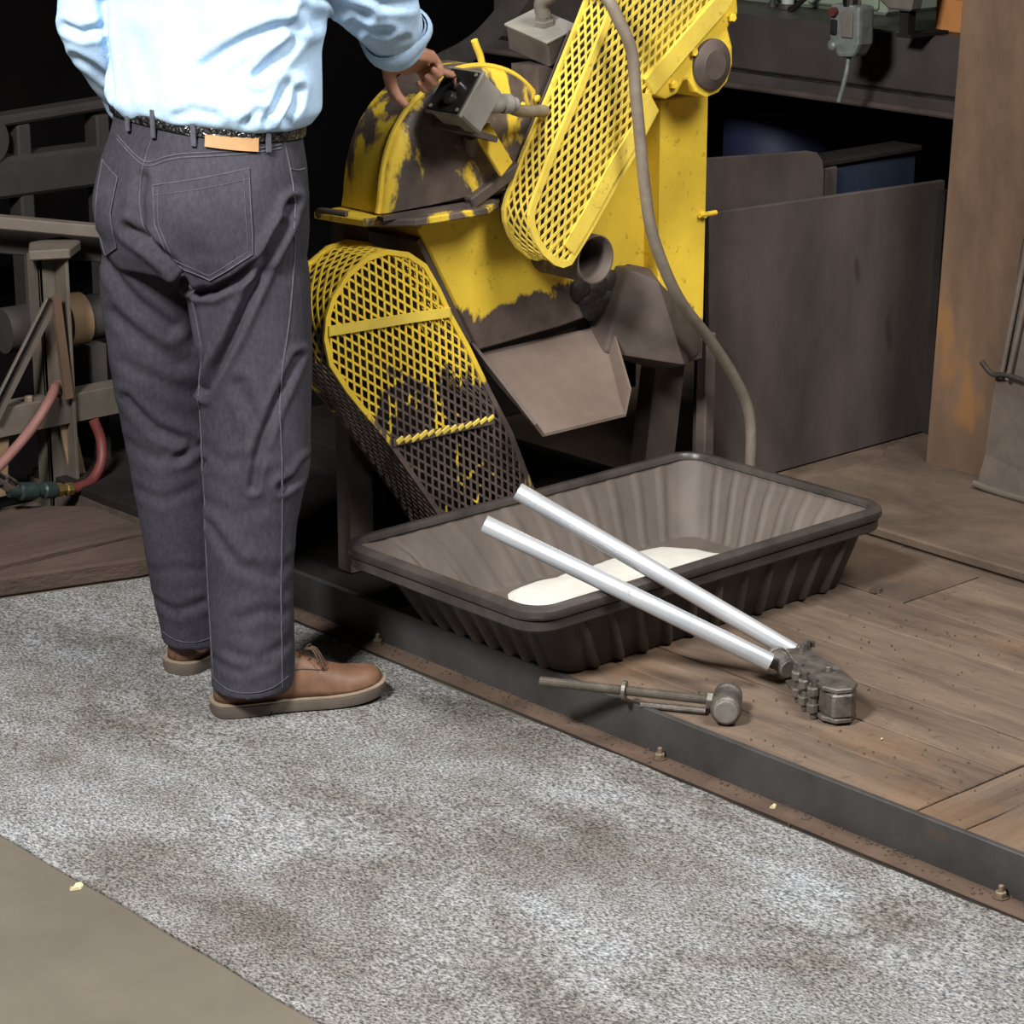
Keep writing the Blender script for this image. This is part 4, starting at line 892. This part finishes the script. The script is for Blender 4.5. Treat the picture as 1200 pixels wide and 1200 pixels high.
# ---- shirt
tor = [((-.027, .022), .158, 1.060, -.10), ((-.022, .024), .170, 1.066, -.10), ((-.014, .022), .181, 1.088, -.08), ((-.012, .022), .180, 1.125, -.04), ((-.010, .022), .178, 1.17, 0), ((0, .02), .184, 1.256, 0), ((.002, .018), .192, 1.34, 0), ((.003, .016), .176, 1.405, 0), ((.004, .018), .12, 1.45, 0), ((.008, .022), .078, 1.475, 0)]
sp_ = [loft([rell(c, hw, z, .78, 48, tl_) for c, hw, z, tl_ in tor]),
       limb([V(.135, -.080, 1.40), V(.205, .0, 1.325), V(.262, .075, 1.252), V(.282, .140, 1.207), V(.293, .182, 1.177)], [.082, .078, .072, .060, .053], 20),
       limb([V(-.140, .120, 1.40), V(-.200, .112, 1.30), V(-.232, .105, 1.215), V(-.212, .175, 1.125), V(-.188, .230, 1.062)], [.080, .070, .060, .052, .044], 20),
       ball((.118, -.055, 1.095), .046, .050, .045, 14, 10), ball((-.13, -.02, 1.09), .05, .05, .04, 14, 10)]
ms = remeshed(join(*sp_), .0055, 6, .5)
SCR = [([(-.010, 1.162), (.03, 1.190), (.062, 1.208), (.10, 1.222), (.133, 1.229)], .010, .009), ([(.080, 1.150), (.115, 1.180), (.140, 1.208), (.151, 1.25)], .009, .010), ([(.09, 1.075), (.11, 1.10), (.125, 1.13)], .008, .009), ([(.12, 1.07), (.135, 1.095), (.14, 1.12)], .007, .009),
       ([(.06, 1.072), (.08, 1.09)], .008, .007), ([(-.20, 1.25), (-.195, 1.18), (-.185, 1.10)], .009, .010), ([(-.27, 1.205), (-.24, 1.195), (-.21, 1.205)], .008, .008), ([(-.26, 1.15), (-.235, 1.135), (-.21, 1.11)], .008, .007),
       ([(-.05, 1.30), (-.02, 1.22), (-.01, 1.16)], .020, .003), ([(-.13, 1.2), (-.11, 1.14), (-.1, 1.09)], .018, .003), ([(.19, 1.27), (.22, 1.245), (.25, 1.235)], .009, .009), ([(.23, 1.22), (.26, 1.20), (.285, 1.20)], .008, .008),
       ([(.25, 1.275), (.28, 1.25), (.33, 1.245)], .008, .006), ([(.255, 1.185), (.285, 1.175), (.31, 1.185)], .007, .006), ([(.15, 1.32), (.165, 1.27), (.17, 1.23)], .012, .012), ([(-.06, 1.080), (-.03, 1.092), (.01, 1.085)], .008, .004)]
wrinkle(ms, SCR)
shirt_o = mesh_obj('shirt', ms, 'chambray', man)
cd_ = (Wr-V(.286, .150, 1.200)).normalized(); c0_ = V(.290, .176, 1.181)
cfp = [(-.030, .054), (-.012, .057), (.004, .060), (.024, .062), (.030, .059), (.030, .055), (.010, .050), (-.010, .046)]
def cuff(c, d_, prof, n=32, wob=.004):
    d_ = d_.normalized(); u = d_.orthogonal().normalized(); s = d_.cross(u); R = []
    for t, q in prof: R.append([c+d_*(t+.006*math.sin(2*a+1))+(u*math.cos(a)+s*math.sin(a))*(q+wob*math.sin(3*a+t*40)) for a in [2*PI*k/n for k in range(n)]])
    return loft(R, cap=False)
obj('cuff', cuff(c0_, cd_, cfp), 'chambray', shirt_o, local=True, smooth='all')
obj('cuff_fold', cuff(c0_, cd_, [(-.022, .058), (-.016, .064), (.006, .0665), (.012, .062), (.010, .058)], wob=.005), 'chambray', shirt_o, local=True, smooth='all')
obj('cuff', cuff(V(-.188, .230, 1.062), V(.035, .09, -.10), [(-.03, .046), (.0, .048), (.02, .046), (.02, .040)]), 'chambray', shirt_o, local=True, smooth='all')
col_ = [(.075, 1.468), (.072, 1.49), (.068, 1.51), (.076, 1.508), (.088, 1.472)]
obj('collar', loft([[V(.010+q*math.cos(a), .028+q*math.sin(a), z) for a in [2*PI*k/28 for k in range(28)]] for q, z in col_], cap=False), 'chambray', shirt_o, local=True, smooth='all')
# bracelet with a small bright flower charm
wd = (hpnt(.03, 0, 0)-Wr).normalized()
ell = [hpnt(.016, .0335*math.cos(2*PI*k/24), .0225*math.sin(2*PI*k/24)) for k in range(25)]
brc = obj('bracelet', tube(ell, .0026, 8, 1), 'brass', man, local=True, smooth=True)
for k in range(5): a = 2*PI*k/5; obj('charm', ball(hpnt(.016+.0055*math.sin(a), -.004+.0055*math.cos(a), .026), .0038, .0038, .0038, 8, 6), 'brass', brc, local=True)
# ---- shoes
def shoe(heel, ang, name_label):
    ca, sa_ = math.cos(ang), math.sin(ang)
    def T(x, y, z): return (heel[0]+x*ca-y*sa_, heel[1]+x*sa_+y*ca, z)
    xs_ = [0, .004, .012, .025, .045, .075, .12, .16, .20, .24, .265, .285, .299, .307, .310]
    hw = [.006, .017, .027, .033, .036, .037, .038, .042, .0475, .0490, .046, .039, .029, .018, .005]
    ht = [.070, .076, .084, .093, .101, .108, .106, .092, .070, .055, .051, .047, .042, .036, .030]
    def rise(x): return .010*max(0, (x-.20)/.11)**2
    rings = []
    for x, w_, h_ in zip(xs_, hw, ht):
        R = []
        for k in range(22):
            t = PI*k/21; y = w_*math.copysign(abs(math.cos(t))**.62, math.cos(t)); z = .028+rise(x)+(h_-.020)*abs(math.sin(t))**.80
            R.append(T(x, y*(1-.16*math.sin(t)), z))
        rings.append(R)
    sh = obj('shoe', loft(rings), 'shoe_leather', man, local=True, smooth='all'); tag(sh, name_label)
    def outline(g, n=48):
        P = []
        for s in (1, -1):
            Q = list(zip(xs_, hw)); Q = Q if s == 1 else Q[::-1]
            for x, w_ in Q: P.append((x+g*(x-.155)/.155, s*(w_+g*min(1, .35+w_/.04))))
        Pn = [V(x, y, 0) for x, y in P]; S = spline(Pn+[Pn[0]], 3)[:-1]; return [(p.x, p.y) for p in S]
    def sole(lv): return loft([[T(x, y, z+(rise(x) if True else 0)) for x, y in outline(g)] for g, z in lv])
    so = obj('sole', sole([(.001, .0045), (.005, .006), (.0065, .012), (.0065, .024), (.004, .026)]), 'shoe_sole', sh, local=True, smooth=True)
    obj('heel_block', loft([[T(x, y, z) for x, y in [(q[0] if q[0] < .095 else .095, q[1]) for q in outline(.005)]] for z in (.0005+.004, .012)]), 'shoe_sole', so, local=True)
    obj('welt', sole([(.003, .026), (.0065, .0262), (.0065, .029), (.001, .0292)]), 'welt', sh, local=True, smooth=True)
    def top(x, s):                               # a point on the upper at section x, lateral share s
        i = max(j for j in range(len(xs_)-1) if xs_[j] <= x); f = (x-xs_[i])/(xs_[i+1]-xs_[i]); w_ = hw[i]+(hw[i+1]-hw[i])*f; h_ = ht[i]+(ht[i+1]-ht[i])*f
        t = math.acos(max(-1, min(1, s))); y = w_*math.copysign(abs(math.cos(t))**.62, math.cos(t))*(1-.16*math.sin(t)); z = .028+rise(x)+(h_-.020)*abs(math.sin(t))**.80
        return T(x, y, z+.0012)
    for s in (-1, 1):
        obj('quarter_seam', tube([top(.118, s*.985), top(.128, s*.90), top(.150, s*.78), top(.185, s*.66), top(.204, s*.46), top(.206, s*.18)], .0012, 6, 4), 'lace', sh, local=True)
    for i, x in enumerate((.142, .158, .174, .190)): obj('lace', tube([top(x, .34), top(x+.004, .1), top(x+.002, -.12), top(x-.004, -.36)], .0017, 6, 4), 'lace', sh, local=True)
    kx = T(.168, -.004, .108)
    for dx, dy, dz in ((.032, -.026, -.030), (.040, -.012, -.034), (.030, .022, -.030), (.022, -.034, -.022)):
        e = T(.168+dx, -.004+dy, .106+dz-.003); m_ = T(.168+dx*.5, -.004+dy*.6, .110)
        obj('lace', tube([kx, m_, e], .0016, 6, 5), 'lace', sh, local=True)
shoe((-.036, -.108), math.radians(18), 'tan brown leather lace-up shoe turned outward')
shoe((-.128, .088), math.radians(66), 'tan brown leather shoe set back, only its heel showing')

# ================================================================ SMALL DEBRIS
def chip(x, y, z0, s, seed, label, cat, mat='debris_tan', n=9):
    random.seed(seed); P = [(x+s*random.uniform(.6, 1)*math.cos(2*PI*k/n), y+s*.6*random.uniform(.6, 1)*math.sin(2*PI*k/n)) for k in range(n)]
    vs = [(a, b, z0) for a, b in P]+[(a*.9+x*.1, b*.9+y*.1, z0+s*random.uniform(.15, .5)) for a, b in P]
    o = obj('scrap_flake', (vs, [tuple(range(n))[::-1], tuple(range(n, 2*n))]+[(i, (i+1) % n, (i+1) % n+n, i+n) for i in range(n)]), mat, smooth=False); tag(o, label, cat)
chip(1.899, 3.105, .001, .014, 5, 'crumpled pale scrap lying on the concrete at the mat edge', 'scrap')
chip(2.905, 2.585, .0094, .010, 8, 'tan flake of debris lying on the rusty kerb foot', 'flake')
chip(3.125, 2.545, HD+.0015, .0035, 9, 'tiny pale chip lying on the deck boards', 'chip', n=6)
chip(3.70, 3.045, HD+.0015, .022, 11, 'clod of dark dirt by the far corner of the tub', 'dirt', 'dried_mud', 11)

random.seed(21); cr = []
for i in range(420):
    y = random.uniform(1.3, 4.1); x = 2.9235-abs(random.gauss(0, .016)); x = max(x, 2.862); s = random.uniform(.0008, .0026); z0 = .0093 if x > 2.879 else .0055
    cr.append(obox((x, y, z0+s*.5), (random.random(), random.random(), .2), (-.5, .8, random.random()-.5), (.1, .1, 1), s, s*.8, s*.5))
tag(obj('dirt_crumbs', join(*cr), 'dried_mud'), 'loose dark dirt crumbs scattered along the foot of the steel kerb', 'dirt', kind='stuff')
random.seed(22); cr = []
for i in range(260):
    x = random.uniform(2.96, 3.9); y = random.uniform(1.9, 3.0); s = random.uniform(.0006, .0018)
    cr.append(obox((x, y, HD+.001+s*.5), (random.random(), random.random(), .2), (-.5, .8, random.random()-.5), (.1, .1, 1), s, s*.8, s*.5))
tag(obj('deck_grit', join(*cr), 'dried_mud'), 'fine dark grit scattered over the deck boards', 'grit', kind='stuff')
